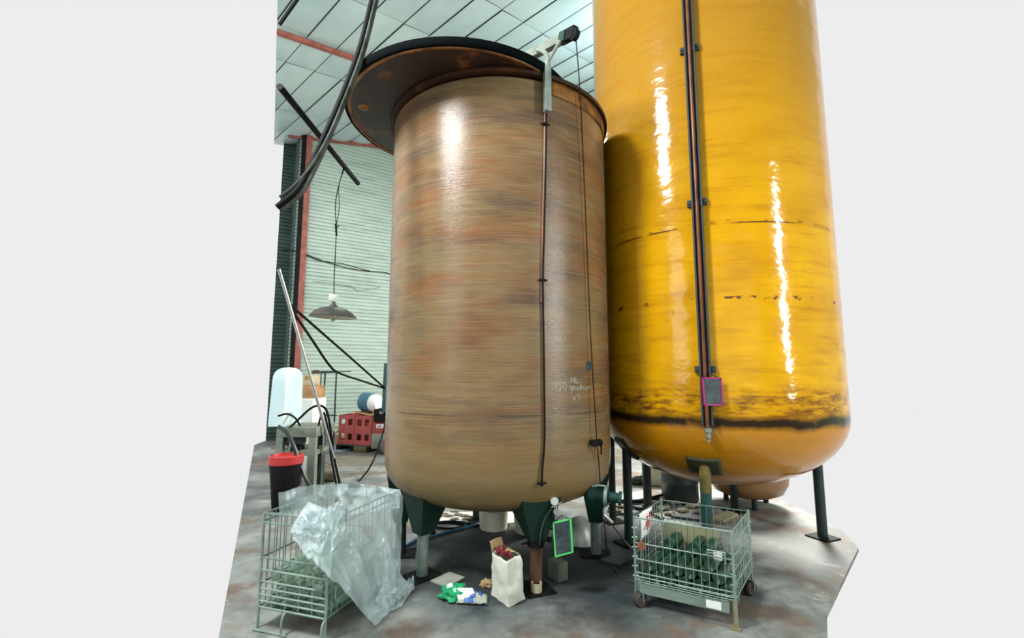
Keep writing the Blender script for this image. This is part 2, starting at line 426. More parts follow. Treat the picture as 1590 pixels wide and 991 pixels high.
def bar(p, q, w, h, up=V((0, 0, 1))):
    mb = MB(); d = (q-p).normalized(); x = d.cross(up).normalized(); y = x.cross(d)
    return mb.loft([[p+x*a*w/2+y*b*h/2 for a, b in ((-1, -1), (1, -1), (1, 1), (-1, 1))], [q+x*a*w/2+y*b*h/2 for a, b in ((-1, -1), (1, -1), (1, 1), (-1, 1))]])
struct(bar(roofp(-3.615, -1.84, .075), roofp(-3.84, 6, .075), .085, .06, RN).build('trim_1', 'red_steel'))
n3 = -n2
p0 = WA+WD*-.24; p1 = WA+WD*11.5
struct(bar(V((p0.x, p0.y, roofz(p0.x, p0.y)-.075))+n3*.05, V((p1.x, p1.y, roofz(p1.x, p1.y)-.075))+n3*.05, .05, .06).build('trim_2', 'red_steel'))

# steel column: red face flange, web coloured black for its shadow side
b0 = onplane(459, 560, WA, WN); b0 = V((b0.x, b0.y, 0))+n3*.12
col = thing('column', 'red steel column with its shaded web coloured black, in front of the cladding', 'column', b0)
col['kind'] = 'structure'
top = roofz(b0.x, b0.y)-.02
MB().box(b0+WD*.02+V((0, 0, top/2)), (.125, .025, top), math.atan2(WD.y, WD.x)).build('face_flange', 'red_steel', col)
MB().box(b0-WD*.085-n3*.02+V((0, 0, top/2)), (.10, .05, top), math.atan2(WD.y, WD.x)).build('web', 'black_steel', col)

# ------------------------------------------------------------------ brown tank
TC, TR = (-.12, 4.17), .97
T = V((TC[0], TC[1], 0))
tank = thing('storage_tank', 'huge brown fibreglass tank on six legs with its lid slid aside', 'tank', T)
mb = MB()
prof = [(.02, .44), (.35, .455), (.58, .48), (.72, .515), (.82, .56), (.895, .615), (.94, .68), (.963, .76), (.97, .86)]
prof += [(.97, .86+k*.2) for k in range(1, 15)] + [(.97, 3.70), (.935, 3.70), (.935, .9), (.85, .66), (.5, .53), (.02, .50)]
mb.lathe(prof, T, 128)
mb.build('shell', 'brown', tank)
def ring(prof, name, mt, lab=None):
    mb = MB(); prof = prof+prof[:1]
    mb.loft([[T+V((r*math.cos(a), r*math.sin(a), z)) for a in [2*math.pi*k/128 for k in range(128)]] for r, z in prof], True, False, False)
    return mb.build(name, mt, tank, lab)
mb = MB(); mb.grid(lambda u, v: T+V((.976*math.cos(-1.13+2.6*u), .976*math.sin(-1.13+2.6*u), 3.610+.115*v+.012*nz((u*9, 1, 2))*(1-v))), 60, 4)
mb.build('rim_band', 'rim', tank, 'amber band below the rim', thick=.004)
ring([(.94, 3.725), (1.006, 3.722), (1.006, 3.752), (.94, 3.754)], 'rim_flange', 'rim_dark', 'dark rim flange')

def leg6(mbroot, ang, r, pipe_mat, zt, label=None, collar=False):
    a = math.radians(ang); d = V((math.cos(a), math.sin(a), 0)); t = V((-d.y, d.x, 0)); p = T+d*r
    lg = MB().tube([p+V((0, 0, .012)), p+V((0, 0, zt))], .043, 20).build('leg', pipe_mat, tank, label)
    # tapering gusset box whose top follows the knuckle of the shell
    g = MB(); top = []; bot = []
    for su, sv in ((-1, -1), (1, -1), (1, 1), (-1, 1)):
        q = p + t*su*.165 + d*(sv*.11)
        rr = math.hypot(q.x-TC[0], q.y-TC[1])
        zz = .50 + max(0, (min(rr, .94)-.62))*.5
        top.append(V((q.x, q.y, zz+.02))); bot.append(p + t*su*.058 + d*sv*.055 + V((0, 0, zt-.06)))
    mid = [x.lerp(y, .78) for x, y in zip(bot, top)]
    g.loft([bot, mid, top]).build('bracket', 'green_steel', tank)
    fp = MB().box(p+V((0, 0, .006)), (.24, .20, .012), a).build('foot_plate', 'black_steel', tank)
    if collar:
        c = MB(); c.lathe([(.045, 0), (.062, 0), (.062, .05), (.045, .05)], p+V((0, 0, zt-.11)), 20)
        c.tube([p+V((0, 0, zt-.085))-t*.11, p+V((0, 0, zt-.085))+t*.11], .008, 8)
        c.box(p+V((0, 0, zt-.085))+t*.11, (.03, .03, .03), a); c.build('collar', 'black_steel', tank)
for ang, r, mt, zt, col_ in ((-136, .765, 'galv', .37, False), (-68.5, .79, 'rust', .40, True), (-8, .83, 'galv', .33, False), (52, .83, 'leg_dark', .33, False), (107, .83, 'leg_dark', .35, False), (-172, .82, 'leg_dark', .33, False)):
    leg6(tank, ang, r, mt, zt, {'galv': 'galvanised leg pipe', 'rust': 'rusty leg pipe', 'leg_dark': 'dark painted leg pipe'}[mt], col_)

# sight tube running down the wall with its clips
pts = [oncyl(x, y, TC, TR, .016) for x, y in ((848, 176), (847, 260), (845, 350), (843, 435), (844, 520), (845, 600), (845.5, 680), (842, 730), (841, 756))]
MB().tube(pts, .0075, 8, 6).build('sight_tube', 'cable', tank)
pts = [oncyl(x, y, TC, TR, .004) for x, y in ((847, 176), (845.5, 260), (843, 360), (841, 470))]
MB().tube(pts, .013, 8, 6).build('drip_strip', 'tube', tank, 'rust-brown resin run behind the tube')
for x, y in ((847, 193), (843, 435), (841, 751)):
    p = oncyl(x, y, TC, TR, .012); t = V((-(p.y-TC[1]), p.x-TC[0], 0)).normalized()
    c = MB(); c.box(p, (.03, .03, .022), math.atan2(t.y, t.x), bev=.004); c.tube([p-t*.035, p+t*.035], .006, 8); c.build('tube_clip', 'black_steel', tank)

# davit: post clamped at the rim, forked head, long arm, pulley, cable, hand winch
ptop = oncyl(848, 110, TC, TR, .035); plow = oncyl(847, 177, TC, TR, .022)
ptop.x, ptop.y = (ptop.x+plow.x)/2, (ptop.y+plow.y)/2; out = V((ptop.x-TC[0], ptop.y-TC[1], 0)).normalized()
zr = ptop.z
pb = V((ptop.x, ptop.y, plow.z)); pt = V((ptop.x, ptop.y, zr+.06))
pb += out*.03; pt += out*.03
mb = MB(); mb.tube([pb+V((0, 0, .1)), pt], .020, 14); mb.build('davit_post', 'arm', tank)
sl = MB(); sl.box((pb+V((0, 0, .18)))-out*.005, (.05, .05, .36), math.atan2(out.y, out.x), bev=.006); sl.build('post_sleeve', 'galv', tank, 'galvanised square sleeve')
kn = at(851, 93, pt.y); fork_l = at(834, 78, pt.y+.12); fork_r = at(869, 64, pt.y+.02)
tip = at(892, 50, pt.y-.02); inner = at(775, 112, 4.1)
mb = MB(); mb.tube([pt-V((0, 0, .08)), kn, at(848, 84, pt.y+.03), at(842, 79, pt.y+.08), fork_l], .017, 12, 5); mb.tube([kn-V((0, 0, .02)), fork_r], .013, 10)
mb.build('davit_fork', 'arm', tank)
d = (tip-inner).normalized()
bar(inner, tip-d*.10, .055, .07).build('davit_arm', 'arm', tank)
bar(tip-d*.16, tip-d*.09, .062, .078).build('arm_collar', 'teal_steel', tank)
mb = MB(); mb.join(bar(tip-d*.10, tip+d*.01, .05, .085)); x = d.cross(V((0, 0, 1))).normalized()
mb.lathe([(.015, -.02), (.042, -.02), (.036, 0), (.042, .02), (.015, .02)], tip-V((0, 0, .02)), 20, x); mb.build('pulley', 'black_steel', tank)
wn = oncyl(927, 688, TC, TR, .05)
MB().tube([tip+d*.012-V((0, 0, .02)), oncyl(901, 150, TC, TR, .05), oncyl(910, 350, TC, TR, .03), oncyl(917, 520, TC, TR, .03), wn], .0042, 6, 4).build('winch_cable', 'black_steel', tank)
mb = MB(); t = V((-(wn.y-TC[1]), wn.x-TC[0], 0)).normalized(); o_ = V((t.y, -t.x, 0))
mb.box(wn-o_*.02, (.055, .05, .04), math.atan2(t.y, t.x), bev=.006)
mb.lathe([(.012, -.04), (.026, -.04), (.026, -.03), (.014, -.028), (.014, .028), (.026, .03), (.026, .04), (.012, .04)], wn, 16, t)
mb.tube([wn+t*.04, wn+t*.055, wn+t*.055-V((0, 0, .09))], .006, 8); mb.build('hand_winch', 'black_steel', tank)
MB().tube([wn-V((0, 0, .02)), oncyl(930, 720, TC, TR, .02), oncyl(932, 752, TC, TR, .02)], .004, 6).build('tail_cord', 'cable', tank)
# sticker and small fittings next to the cable
def patch(px0, py0, px1, py1, off=.004, nu=6, nv=6):
    mb = MB(); return mb.grid(lambda u, v: oncyl(px0+(px1-px0)*u, py0+(py1-py0)*v, TC, TR, off), nu, nv)
patch(911, 561, 920, 575).build('sticker', 'slate_smear', tank, 'small worn grey sticker', thick=.002)
patch(913, 563, 918, 567, .006).build('sticker_print', 'ink_dark', tank, thick=.002)
# chalk handwriting on the shell:  HL / 150 goudouin / x1
def strokes(lines, x, y, h, sx, r=.0035):
    mb = MB()
    for ln in lines:
        q = [oncyl(x+a*sx, y-b*h, TC, TR, .003) for a, b in ln]
        mb.tube(q, r, 5, 3 if len(q) > 2 else 0)
    return mb
W = []
def glyph(ch, ox):
    G = {'H': [[(0, 1), (0, 0)], [(.5, 1), (.5, 0)], [(0, .5), (.5, .52)]], 'L': [[(0, 1), (0, .02)], [(0, 0), (.5, .06)]],
     '1': [[(-.1, .7), (.15, 1), (.15, 0)]], '5': [[(.5, 1), (.05, 1)], [(.05, 1), (.02, .6), (.4, .55), (.45, .2), (.0, 0)]],
     '0': [[(.25, 1), (.06, .8), (.0, .5), (.08, .15), (.25, 0), (.44, .15), (.5, .5), (.44, .85), (.25, 1)]],
     'g': [[(.4, .55), (.1, .55), (.05, .2), (.35, .1), (.42, .55), (.42, -.3), (.1, -.45)]], 'o': [[(.2, .55), (.0, .3), (.2, .02), (.4, .3), (.22, .55)]],
     'u': [[(.0, .5), (.03, .1), (.3, .08), (.36, .5)], [(.36, .5), (.4, .02)]], 'd': [[(.35, .45), (.05, .45), (.03, .1), (.3, .08), (.4, .5)], [(.4, 1.1), (.4, 0)]],
     'i': [[(.1, .5), (.12, 0)]], 'n': [[(.0, .5), (.02, 0)], [(.02, .35), (.2, .52), (.3, .3), (.32, 0)]], 'x': [[(0, .55), (.4, 0)], [(.4, .55), (.0, 0)]], ' ': []}
    return [[(a+ox, b) for a, b in s_] for s_ in G[ch]]
for txt, x0, y0, h, sx in (('HL', 887, 595, 9, 9), ('150', 863, 606, 12, 9.5), ('goudouin', 884, 606, 11, 9.0), ('x1', 890, 622, 10, 10)):
    ox = 0; W = []
    for ch in txt:
        W += [[(x0+a*sx, y0-b*h-(ox*.3 if len(txt) > 3 else 0)) for a, b in s_] for s_ in glyph(ch, ox)]
        ox += {'i': .28, '1': .45, 'n': .45, 'u': .52, 'o': .5, 'd': .52, 'g': .52}.get(ch, .75)
    mb = MB()
    for ln in W: mb.tube([oncyl(a, b, TC, TR, .001) for a, b in ln], .0018, 5, 3 if len(ln) > 2 else 0)
    mb.build('chalk_writing', 'chalk', tank)
# outlet valve and clamp at the foot, and the tasting valve with its gauge
vp = oncyl(926, 768, TC, TR, -.02); a = V((vp.x-TC[0], vp.y-TC[1], 0)).normalized(); ax = (a*.5+V((.9, -.1, -.12))).normalized()
mb = MB(); mb.lathe([(.02, -.06), (.06, -.06), (.06, -.02), (.045, -.01), (.045, .05), (.062, .055), (.062, .085), (.038, .09), (.036, .16), (.05, .165), (.05, .185), (.02, .185)], vp, 24, ax)
mb.build('outlet_valve', 'teal_steel', tank)
mb = MB(); q = vp+ax*.07
mb.lathe([(.064, -.012), (.074, -.012), (.074, .012), (.064, .012)], q, 24, ax); mb.tube([q+V((0, 0, .07)), q+V((-.05, -.02, .082)), q+V((-.11, -.02, .075))], .008, 8); mb.build('clamp_ring', 'wire', tank)
q2 = at(945, 804, vp.y-.02)
mb = MB(); mb.tube([vp+ax*.1-V((0, 0, .04)), at(938, 790, vp.y-.02), at(937, 798, vp.y-.02)], .006, 8, 4); mb.tube([at(937, 799, vp.y-.02), at(951, 812, vp.y-.03)], [.014, .014], 12); mb.build('drain_tap', 'steel', tank)
gp = at(861, 778, 3.36)
mb = MB(); mb.lathe([(.005, -.012), (.028, -.012), (.03, -.008), (.03, .012), (.024, .014), (.005, .012)], gp, 24, V((-.1, -1, .1))); gv = mb.build('pressure_gauge', 'steel', tank)
MB().lathe([(.002, .0145), (.024, .0145), (.024, .016), (.002, .016)], gp, 24, V((-.1, -1, .1))).build('dial', 'white_paint', gv)
e = at(863, 790, 3.36)
mb = MB(); mb.tube([gp-V((0, 0, .02)), e, e+V((0, .16, .05))], .012, 10); mb.tube([e+V((-.03, 0, .01)), e+V((.045, -.01, .045))], .007, 8)
mb.lathe([(.006, -.02), (.02, -.02), (.02, .02), (.006, .02)], e-V((0, .015, .012)), 16, V((0, 1, 0))); mb.tube([e, e-V((-.012, 0, .06)), at(874, 803, 3.36)], .008, 8); mb.build('tasting_valve', 'steel', tank)
MB().tube([e-V((.03, 0, 0)), at(846, 806, 3.34), at(839, 830, 3.34), at(838, 846, 3.36)], .005, 6, 6).build('sampling_hose', 'hose_grey', tank)

# lid slid towards the viewer over the rim
LC, LR = V((-.45, 3.94, 3.757)), 1.0
lid = thing('tank_lid', 'dark brown round lid lying skewed across the top of the brown tank', 'lid', LC)
mb = MB(); mb.lathe([(.02, 0), (.5, 0), (.90, 0), (.945, .002), (.97, .004), (.985, .012), (.985, .035), (.8, .05), (.02, .07)], LC, 128); mb.build('lid_disc', 'lid', lid)
mb = MB(); mb.lathe([(.985, -.002), (1.003, .0), (1.012, .012), (1.012, .055), (.985, .06)], LC, 128, cap0=False, cap1=False)
mb.loft([[LC+V((r*math.cos(a), r*math.sin(a), z)) for a in [2*math.pi*k/128 for k in range(128)]] for r, z in ((.985, .06), (.985, -.002))], True, False, False); mb.build('edge_seal', 'edge', lid, 'black edge seal')
mb = MB(); mb.loft([[LC+V((r*math.cos(a), r*math.sin(a), z)) for a in [2*math.pi*k/128 for k in range(128)]] for r, z in ((.955, .0005), (.965, -.005), (.98, -.005), (.984, .003))], True, False, False)
mb.build('edge_bead', 'orange', lid, 'amber resin bead inside the edge')
p = onplane(565, 167, LC, V((0, 0, 1)))
mb = MB(); mb.lathe([(.004, -.012), (.03, -.014), (.042, -.006), (.05, .002)], p, 24, cap1=False); mb.build('bung', 'orange', lid, 'amber bung')

# ------------------------------------------------------------------ yellow tank
YC, YR = (1.935, 4.49), 1.06
Y0 = V((YC[0], YC[1], 0))
yt = thing('storage_tank', 'tall glossy yellow fibreglass tank with a dished bottom', 'tank', Y0)
def dish(r): return 1.14-.64*math.sqrt(max(0, 1-(r/YR)**2))
mb = MB(); pr = [(YR*math.sin(math.radians(a)), dish(YR*math.sin(math.radians(a)))) for a in (1, 8, 16, 24, 32, 40, 48, 55, 62, 69, 76, 82, 87)]
pr += [(YR, 1.14+k*.2) for k in range(0, 25)] + [(YR*.98, 6.05), (YR*.8, 6.25), (YR*.4, 6.38), (.02, 6.42)]
mb.lathe(pr, Y0, 128); mb.build('shell', 'yellow', yt)
def ondish(px, py):
    d = ray(px, py); t = 2.5
    while t < 7:
        p = EYE+d*t; r = math.hypot(p.x-YC[0], p.y-YC[1])
        if r < YR and p.z > dish(r): return p
        t += .004
    return EYE+d*4
# level gauge channel
rb = oncyl(1099.5, 660, YC, YR, .0); ro = V((rb.x-YC[0], rb.y-YC[1], 0)).normalized(); rt = V((-ro.y, ro.x, 0))
if rt.x < 0: rt = -rt
zb, zt = rb.z, 5.9
P0 = V((rb.x, rb.y, 0))
rail = thing('tmp', '', '') ; bpy.data.objects.remove(rail)
mb = MB(); poly = [(-.040, .0), (-.040, .052), (-.028, .052), (-.028, .008), (.028, .008), (.028, .052), (.040, .052), (.040, .0)]
mb.prism([P0+rt*a+ro*(b+.006)+V((0, 0, zb)) for a, b in poly], (0, 0, zt-zb)); mb.build('gauge_channel', 'bench_dark', yt)
MB().tube([P0+ro*.032+V((0, 0, zb-.03)), P0+ro*.032+V((0, 0, zt))], .017, 12).build('gauge_tube', 'tube', yt, 'red-brown sight tube')
for y in (80, 317, 574):
    z = oncyl(1060+y*.05, y, YC, YR).z
    mb = MB(); mb.box(P0+ro*.01+V((0, 0, z)), (.15, .03, .05), math.atan2(rt.y, rt.x)); mb.tube([P0+rt*-.062+ro*.02+V((0, 0, z)), P0+rt*-.062+ro*.035+V((0, 0, z))], .01, 8); mb.tube([P0+rt*.062+ro*.02+V((0, 0, z)), P0+rt*.062+ro*.035+V((0, 0, z))], .01, 8)
    mb.build('gauge_bracket', 'bench_dark', yt)
mb = MB(); q = P0+ro*.032+V((0, 0, zb))
mb.lathe([(.012, -.02), (.026, -.02), (.026, -.05), (.018, -.055), (.02, -.09), (.012, -.10)], q, 16); mb.tube([q-V((0, 0, .09)), q-V((0, 0, .12))-ro*.0, q-V((0, 0, .125))-ro*.06], .009, 8); mb.build('gauge_cock', 'galv', yt)
# legs with saddle plates
def yleg(p, r, mt, w, h, pm, lab):
    d = V((p.x-YC[0], p.y-YC[1], 0)); rad = d.length; d.normalize(); t = V((-d.y, d.x, 0))
    zt = dish(min(rad, YR*.99))
    lg = MB().tube([V((p.x, p.y, .012)), V((p.x, p.y, zt+.02))], r, 20).build('leg', mt, yt, lab)
    if pm == 'plate_olive': MB().tube([V((p.x, p.y, zt-.20)), V((p.x, p.y, zt+.02))], r+.0015, 20).build('worn_paint', 'leg_olive', lg, 'worn olive paint at the top of the leg')
    mb = MB()
    def f(u, v):
        k = rad+(v-.5)*h; a = (u-.5)*w
        q = Y0+d*k+t*a; rr = math.hypot(q.x-YC[0], q.y-YC[1]); return V((q.x, q.y, dish(min(rr, YR*.995))-.010))
    mb.grid(f, 8, 8); mb.build('saddle_plate', pm, yt, thick=.02)
    MB().box((p.x, p.y, .006), (.2, .2, .012), .4).build('foot_plate', 'black_steel', yt)
fr = ondish(1094, 724); 
yleg(V((fr.x, fr.y, 0)), .042, 'teal_steel', .25, .15, 'plate_olive', 'teal painted leg')
yleg(V((1.04, 4.30, 0)), .040, 'leg_dark', .16, .16, 'leg_dark', 'dark painted leg')
yleg(V((1.03, 4.92, 0)), .036, 'leg_dark', .16, .16, 'leg_dark', 'dark painted leg')
yleg(V((1.50, 5.30, 0)), .046, 'leg_dark', .16, .16, 'leg_dark', 'dark painted leg')
yleg(V((2.45, 5.28, 0)), .042, 'leg_dark', .16, .16, 'leg_dark', 'dark painted leg')
yleg(V((2.86, 4.45, 0)), .042, 'leg_dark', .16, .16, 'leg_dark', 'dark painted leg')

# blackboards
def board(name, label, c4, fm, th, hook, smear):
    c = [V(p) for p in c4]; ctr = sum(c, V())/4
    n = (c[1]-c[0]).cross(c[3]-c[0]).normalized()
    if n.y > 0: n = -n
    o = thing(name, label, 'blackboard', ctr)
    MB().prism([p+n*.004 for p in c], -n*.01).build('slate', 'slate', o)
    for k in range(4):
        a, b = c[k], c[(k+1) % 4]; e = (b-a).normalized()
        bar(a-e*th*.3, b+e*th*.3, th, .016, n).build('frame_strip', fm, o)
    if smear:
        x, y = (c[1]-c[0]), (c[3]-c[0]); mb = MB()
        for j in range(4):
            for k in range(5):
                a0, b0 = .18+k*.13, .22+j*.17+random.uniform(-.02, .02)
                if random.random() < .8:
                    mb.tube([c[0]+x*a0+y*b0+n*.006, c[0]+x*(a0+.09)+y*(b0-.05+random.uniform(0, .1))+n*.006, c[0]+x*(a0+.05)+y*(b0+.09)+n*.006], .0022, 4)
        mb.build('chalk_smears', 'slate_smear', o)
    mb = MB(); mb.tube([c[0]+n*.01, hook, c[1]+n*.01], .0025, 5); mb.build('hanging_cord', 'cable', o)
    return o
f0 = 3.29
board('blackboard', 'small blackboard with a bright green frame hanging under the brown tank', (at(860, 812, f0+.02), at(886, 806, f0-.03), at(889, 857, f0-.03), at(863, 864, f0+.02)), 'frame_green', .009, at(872, 800, f0+.03), True)
q0 = P0+ro*.075
board('blackboard', 'small blank blackboard with a magenta frame hung on the yellow tank gauge', (at(1091, 587, q0.y-.01), at(1119, 588, q0.y-.01), at(1122, 629, q0.y-.01), at(1094, 629, q0.y-.01)), 'frame_pink', .010, at(1099, 580, q0.y+.02), False)

# ------------------------------------------------------------------ wire cages and bottles
def bottle(name, m_, mb2, label, group, cat='bottle'):
    o = bpy.data.objects.new(name, None)
    mb = MB(); mb.lathe([(.004, .012), (.022, .004), (.036, 0), (.0385, .006), (.0385, .17), (.034, .195), (.018, .225), (.0145, .245), (.0145, .275), (.0165, .276), (.0165, .288), (.011, .288)], seg=20)
    ob = mb.build(name, m_); return tag(ob, label, cat, group)
def panel(a, b, z0, z1, nx, zs, r=.0032, rr=.0055):
    mb = MB(); a, b = V(a), V(b)
    for k in range(nx+1):
        p = a.lerp(b, k/nx); mb.tube([p+V((0, 0, z0)), p+V((0, 0, z1))], r, 6)
    for z in zs: mb.tube([a+V((0, 0, z)), b+V((0, 0, z))], rr, 6)
    return mb

# cage on castors, full of dark green bottles
fL, fR = V((.812, 3.206, 0)), V((1.324, 2.917, 0)); ed = (fR-fL).normalized(); bd = V((.60, .80, 0))
DP = .53
bL, bR = fL+bd*DP, fR+bd*DP; ang = math.atan2(ed.y, ed.x); WID = (fR-fL).length
cg = thing('wire_cage', 'grey wire mesh cage on castors holding dark green wine bottles', 'cage', fL)
ZT = .55
panel(fL, fR, .15, .39, 13, (.18, .205, .29, .39), .0021, .0042).build('front_panel', 'wire', cg)
panel(fL, fR, .39, ZT, 13, (ZT,), .0016, .0065).build('drop_gate', 'wire', cg)
panel(bL, bR, .15, ZT, 13, (.18, .30, .42, ZT), .002, .004).build('back_panel', 'wire_dark', cg)
panel(fL, bL, .15, ZT, 11, (.16, .24, .32, .40, .47, ZT), .0022, .0035).build('side_panel', 'wire', cg)
panel(fR, bR, .15, ZT, 11, (.16, .24, .32, .40, .47, ZT), .0022, .0035).build('side_panel', 'wire', cg)
for p in (fL, fR, bL, bR):
    mb = MB(); mb.tube([p+V((0, 0, .0 if p is fR else .08)), p+V((0, 0, ZT+.01))], .008, 8)
    for k in range(6):
        z = .18+k*.06; mb.tube([p+ed*(-.016 if p in (fL, bL) else .016)+V((0, 0, z)), p+ed*(.02 if p in (fL, bL) else -.02)+V((0, 0, z+.006))], .0055, 6)
    mb.build('corner_post', 'wire', cg)
mb = MB(); poly = [(-.012, .145), (-.012, .085), (.018, .085), (.018, .09), (-.006, .09), (-.006, .145)]
mb.prism([fL+ed*.03+bd*a+V((0, 0, z)) for a, z in poly], ed*(WID-.06)); mb.build('base_beam', 'beam_zinc', cg)
mb = MB()
for a, b, z in ((.03, WID-.03, .152), (.0, WID, .165), (.25, WID, .178)): mb.tube([fL+ed*a-bd*.01+V((0, 0, z)), fL+ed*b-bd*.01+V((0, 0, z))], .0026, 6)
for a in (.03, .15, .27, .40, .52): mb.tube([fL+ed*a-bd*.01+V((0, 0, .14)), fL+ed*a-bd*.01+V((0, 0, .18))], .0035, 6)
mb.build('base_rails', 'wire', cg)
mb = MB(); c0 = fL+ed*(WID-.115)-bd*.014+V((0, 0, .115)); mb.box(c0, (.085, .006, .042), ang); mb.build('label_plate', 'label_white', cg, 'white label plate on the beam')
MB().box((fL+fR+bL+bR)/4+V((0, 0, .145)), (WID-.03, DP-.03, .008), ang).build('floor_tray', 'wire_dark', cg)
for k in range(9):
    p = bL+ed*(.02+k*.042)-bd*.02
    MB().box(p+ed*.02+V((0, 0, .30)), (.039, .012, .19), ang).build('liner_board', 'plank_green', cg)
mb = MB(); h0 = fR-ed*.14-bd*.005
mb.tube([h0+V((0, 0, .40)), h0+V((0, 0, .425)), h0+ed*.10+V((0, 0, .425)), h0+ed*.10+V((0, 0, .36))], .005, 8); mb.tube([h0+V((0, 0, .41)), h0+ed*.1+V((0, 0, .41))], .004, 6); mb.build('gate_handle', 'wire', cg)
for p, s_ in ((fL, 1), (bL, 1), (bR, -1)):
    w = p+ed*.02*s_+V((0, 0, .045)); mb = MB(); mb.lathe([(.012, -.032), (.036, -.032), (.045, -.022), (.045, .022), (.036, .032), (.012, .032)], w, 24, ed*.8-bd*.6)
    wh = mb.build('castor', 'tyre', cg); mb = MB(); mb.lathe([(.004, -.036), (.018, -.036), (.018, .036), (.004, .036)], w, 16, ed*.8-bd*.6); mb.build('hub', 'hub', wh)
    mb = MB(); a = (ed*.8-bd*.6).normalized(); mb.tube([w+a*.042, w+a*.042+V((0, 0, .05)), w-a*.042+V((0, 0, .05)), w-a*.042], .006, 6); mb.tube([w+V((0, 0, .05)), w+V((0, 0, .13))], .012, 10); mb.build('fork', 'wire_dark', wh)
mb = MB(); mb.tube([fR+V((0, 0, .012)), fR+V((0, 0, .16))], .013, 10); mb.box(fR+V((0, 0, .006)), (.05, .05, .012), ang); mb.build('fixed_foot', mat('yellow_chipped_paint', (.24, .16, .02), .6, 0, (.20, .25, .21), 20), cg, 'foot with yellow paint remains')
for ch in cg.children: pass
p = fL+ed*.055-bd*.03+V((0, 0, .385))
solo(MB().lathe([(.004, -.012), (.024, -.012), (.027, .0), (.024, .012), (.004, .012)], p, 20, -bd*.7+ed*.7), 'stopper', 'cork_tag', 'small round brown stopper wedged in the castor cage corner', 'stopper', p)

GL = 'empty dark green wine bottle lying in the wire cage on castors'
proto = None
def place_bottle(proto, base, axis, roll=0):
    b = proto[0]
    if proto[1]: b = clone(proto[0])
    proto[1] = True
    b.location = base; b.rotation_mode = 'QUATERNION'; b.rotation_quaternion = V((0, 0, 1)).rotation_difference(V(axis).normalized()) @ Quaternion((0, 0, 1), roll)
    return b
pg = [bottle('wine_bottle', 'glass_dark', None, GL, 'dark green bottles in the castor cage'), False]
z0 = .150+.0405
for row, (dd, jit) in enumerate(((.014, 0), (.25, 0))):
    for layer in range(3):
        nb = 7 if layer != 1 else 6
        for k in range(nb):
            if layer == 2 and (row, k) not in ((1, 1), (1, 3), (1, 4), (0, 5)): continue
            a = .050+k*.0815+(.0415 if layer == 1 else 0)+random.uniform(-.003, .003)
            if a > WID-.04: continue
            base = fL+ed*a+bd*(dd+random.uniform(0, .012))+V((0, 0, z0+layer*.070))
            ax = bd+ed*random.uniform(-.02, .02)
            if dd < .1 and layer == 2: ax = bd+ed*random.uniform(-.05, .05)
            place_bottle(pg, base, ax)
tg = fL+ed*(WID-.09)+bd*.035+V((0, 0, .385))
solo(MB().box(tg, (.05, .006, .05), ang, bev=.002), 'paper_tag', 'label_white', 'small white tag stuck on the bottles beside the cage handle', 'tag', tg)

# white sheet with red letters clipped inside the cage end
s0, s1 = fL+bd*.06+ed*.012, fL+bd*.27+ed*.012
sh = thing('sign_sheet', 'white sheet with red lettering clipped to the end of the castor cage', 'sign', (s0+s1)/2)
mb = MB(); mb.grid(lambda u, v: s0.lerp(s1, u)+V((0, 0, ZT+.015-.185*v+.0*u))+ed*(.012*math.sin(3*v+2*u)), 8, 8); mb.build('sheet', 'label_white', sh, thick=.0015)
mb = MB(); mb.tube([s0+V((0, 0, ZT+.015)), s1+V((0, 0, ZT+.015))], .006, 6); mb.build('top_strip', 'bench_dark', sh, 'dark strip')
def sp(u, v): return s0.lerp(s1, u)+V((0, 0, ZT+.015-.185*v))+ed*(.012*math.sin(3*v+2*u)+.0035)
def sgn(ch, u, v, w, h):
    G = {'P': [[(0, 0), (0, 1)], [(0, 1), (.8, 1), (.8, .5), (0, .5)]], 'R': [[(0, 0), (0, 1)], [(0, 1), (.8, 1), (.8, .5), (0, .5)], [(.3, .5), (.8, 0)]], 'E': [[(.8, 1), (0, 1), (0, 0), (.8, 0)], [(0, .5), (.6, .5)]], 'T': [[(0, 1), (.9, 1)], [(.45, 1), (.45, 0)]], 'A': [[(0, 0), (.4, 1), (.8, 0)], [(.2, .4), (.6, .4)]]}
    return [[sp(u+a*w, v-b*h) for a, b in s_] for s_ in G[ch]]
mb = MB()
for ch, u, v in (('T', .45, .42), ('P', .74, .33), ('R', .44, .60), ('E', .74, .58), ('P', .68, .80), ('A', .22, .66)):
    for ln in sgn(ch, u, v, .16, .17 if ch != 'A' else .12): mb.tube(ln, .0042 if ch != 'A' else .002, 5)
mb.build('red_lettering', 'ink_red', sh)

# cage with the plastic over it
kF = V((-1.055, 2.79, 0)); kB = V((-.855, 3.42, 0)); kd = (kB-kF).normalized(); kx = V((-kd.y, kd.x, 0)); kx = kx if kx.x < 0 else -kx
DW, DD, KZ = .48, (kB-kF).length, .655
kL = kF+kx*DW; kLB = kB+kx*DW
kang = math.atan2(kx.y, kx.x)
ck = thing('wire_cage', 'grey wire mesh cage draped in clear plastic film with pale bottles inside', 'cage', kF)
panel(kL, kF, .115, .33, 5, (.12, .155, .19, .225, .265, .33), .0035, .006).build('front_panel', 'wire', ck)
panel(kL, kF, .33, KZ, 9, (.40, .60, KZ), .0032, .006).build('drop_gate', 'wire_dark', ck)
panel(kF, kB, .115, KZ, 14, (.12, .25, .40, .61, KZ), .003, .0055).build('side_panel', 'wire_dark', ck)
panel(kL, kLB, .115, KZ, 14, (.12, .25, .40, .61, KZ), .003, .0055).build('side_panel', 'wire_dark', ck)
panel(kLB, kB, .115, KZ, 9, (.12, .25, .40, .61, KZ), .003, .0055).build('back_panel', 'wire_dark', ck)
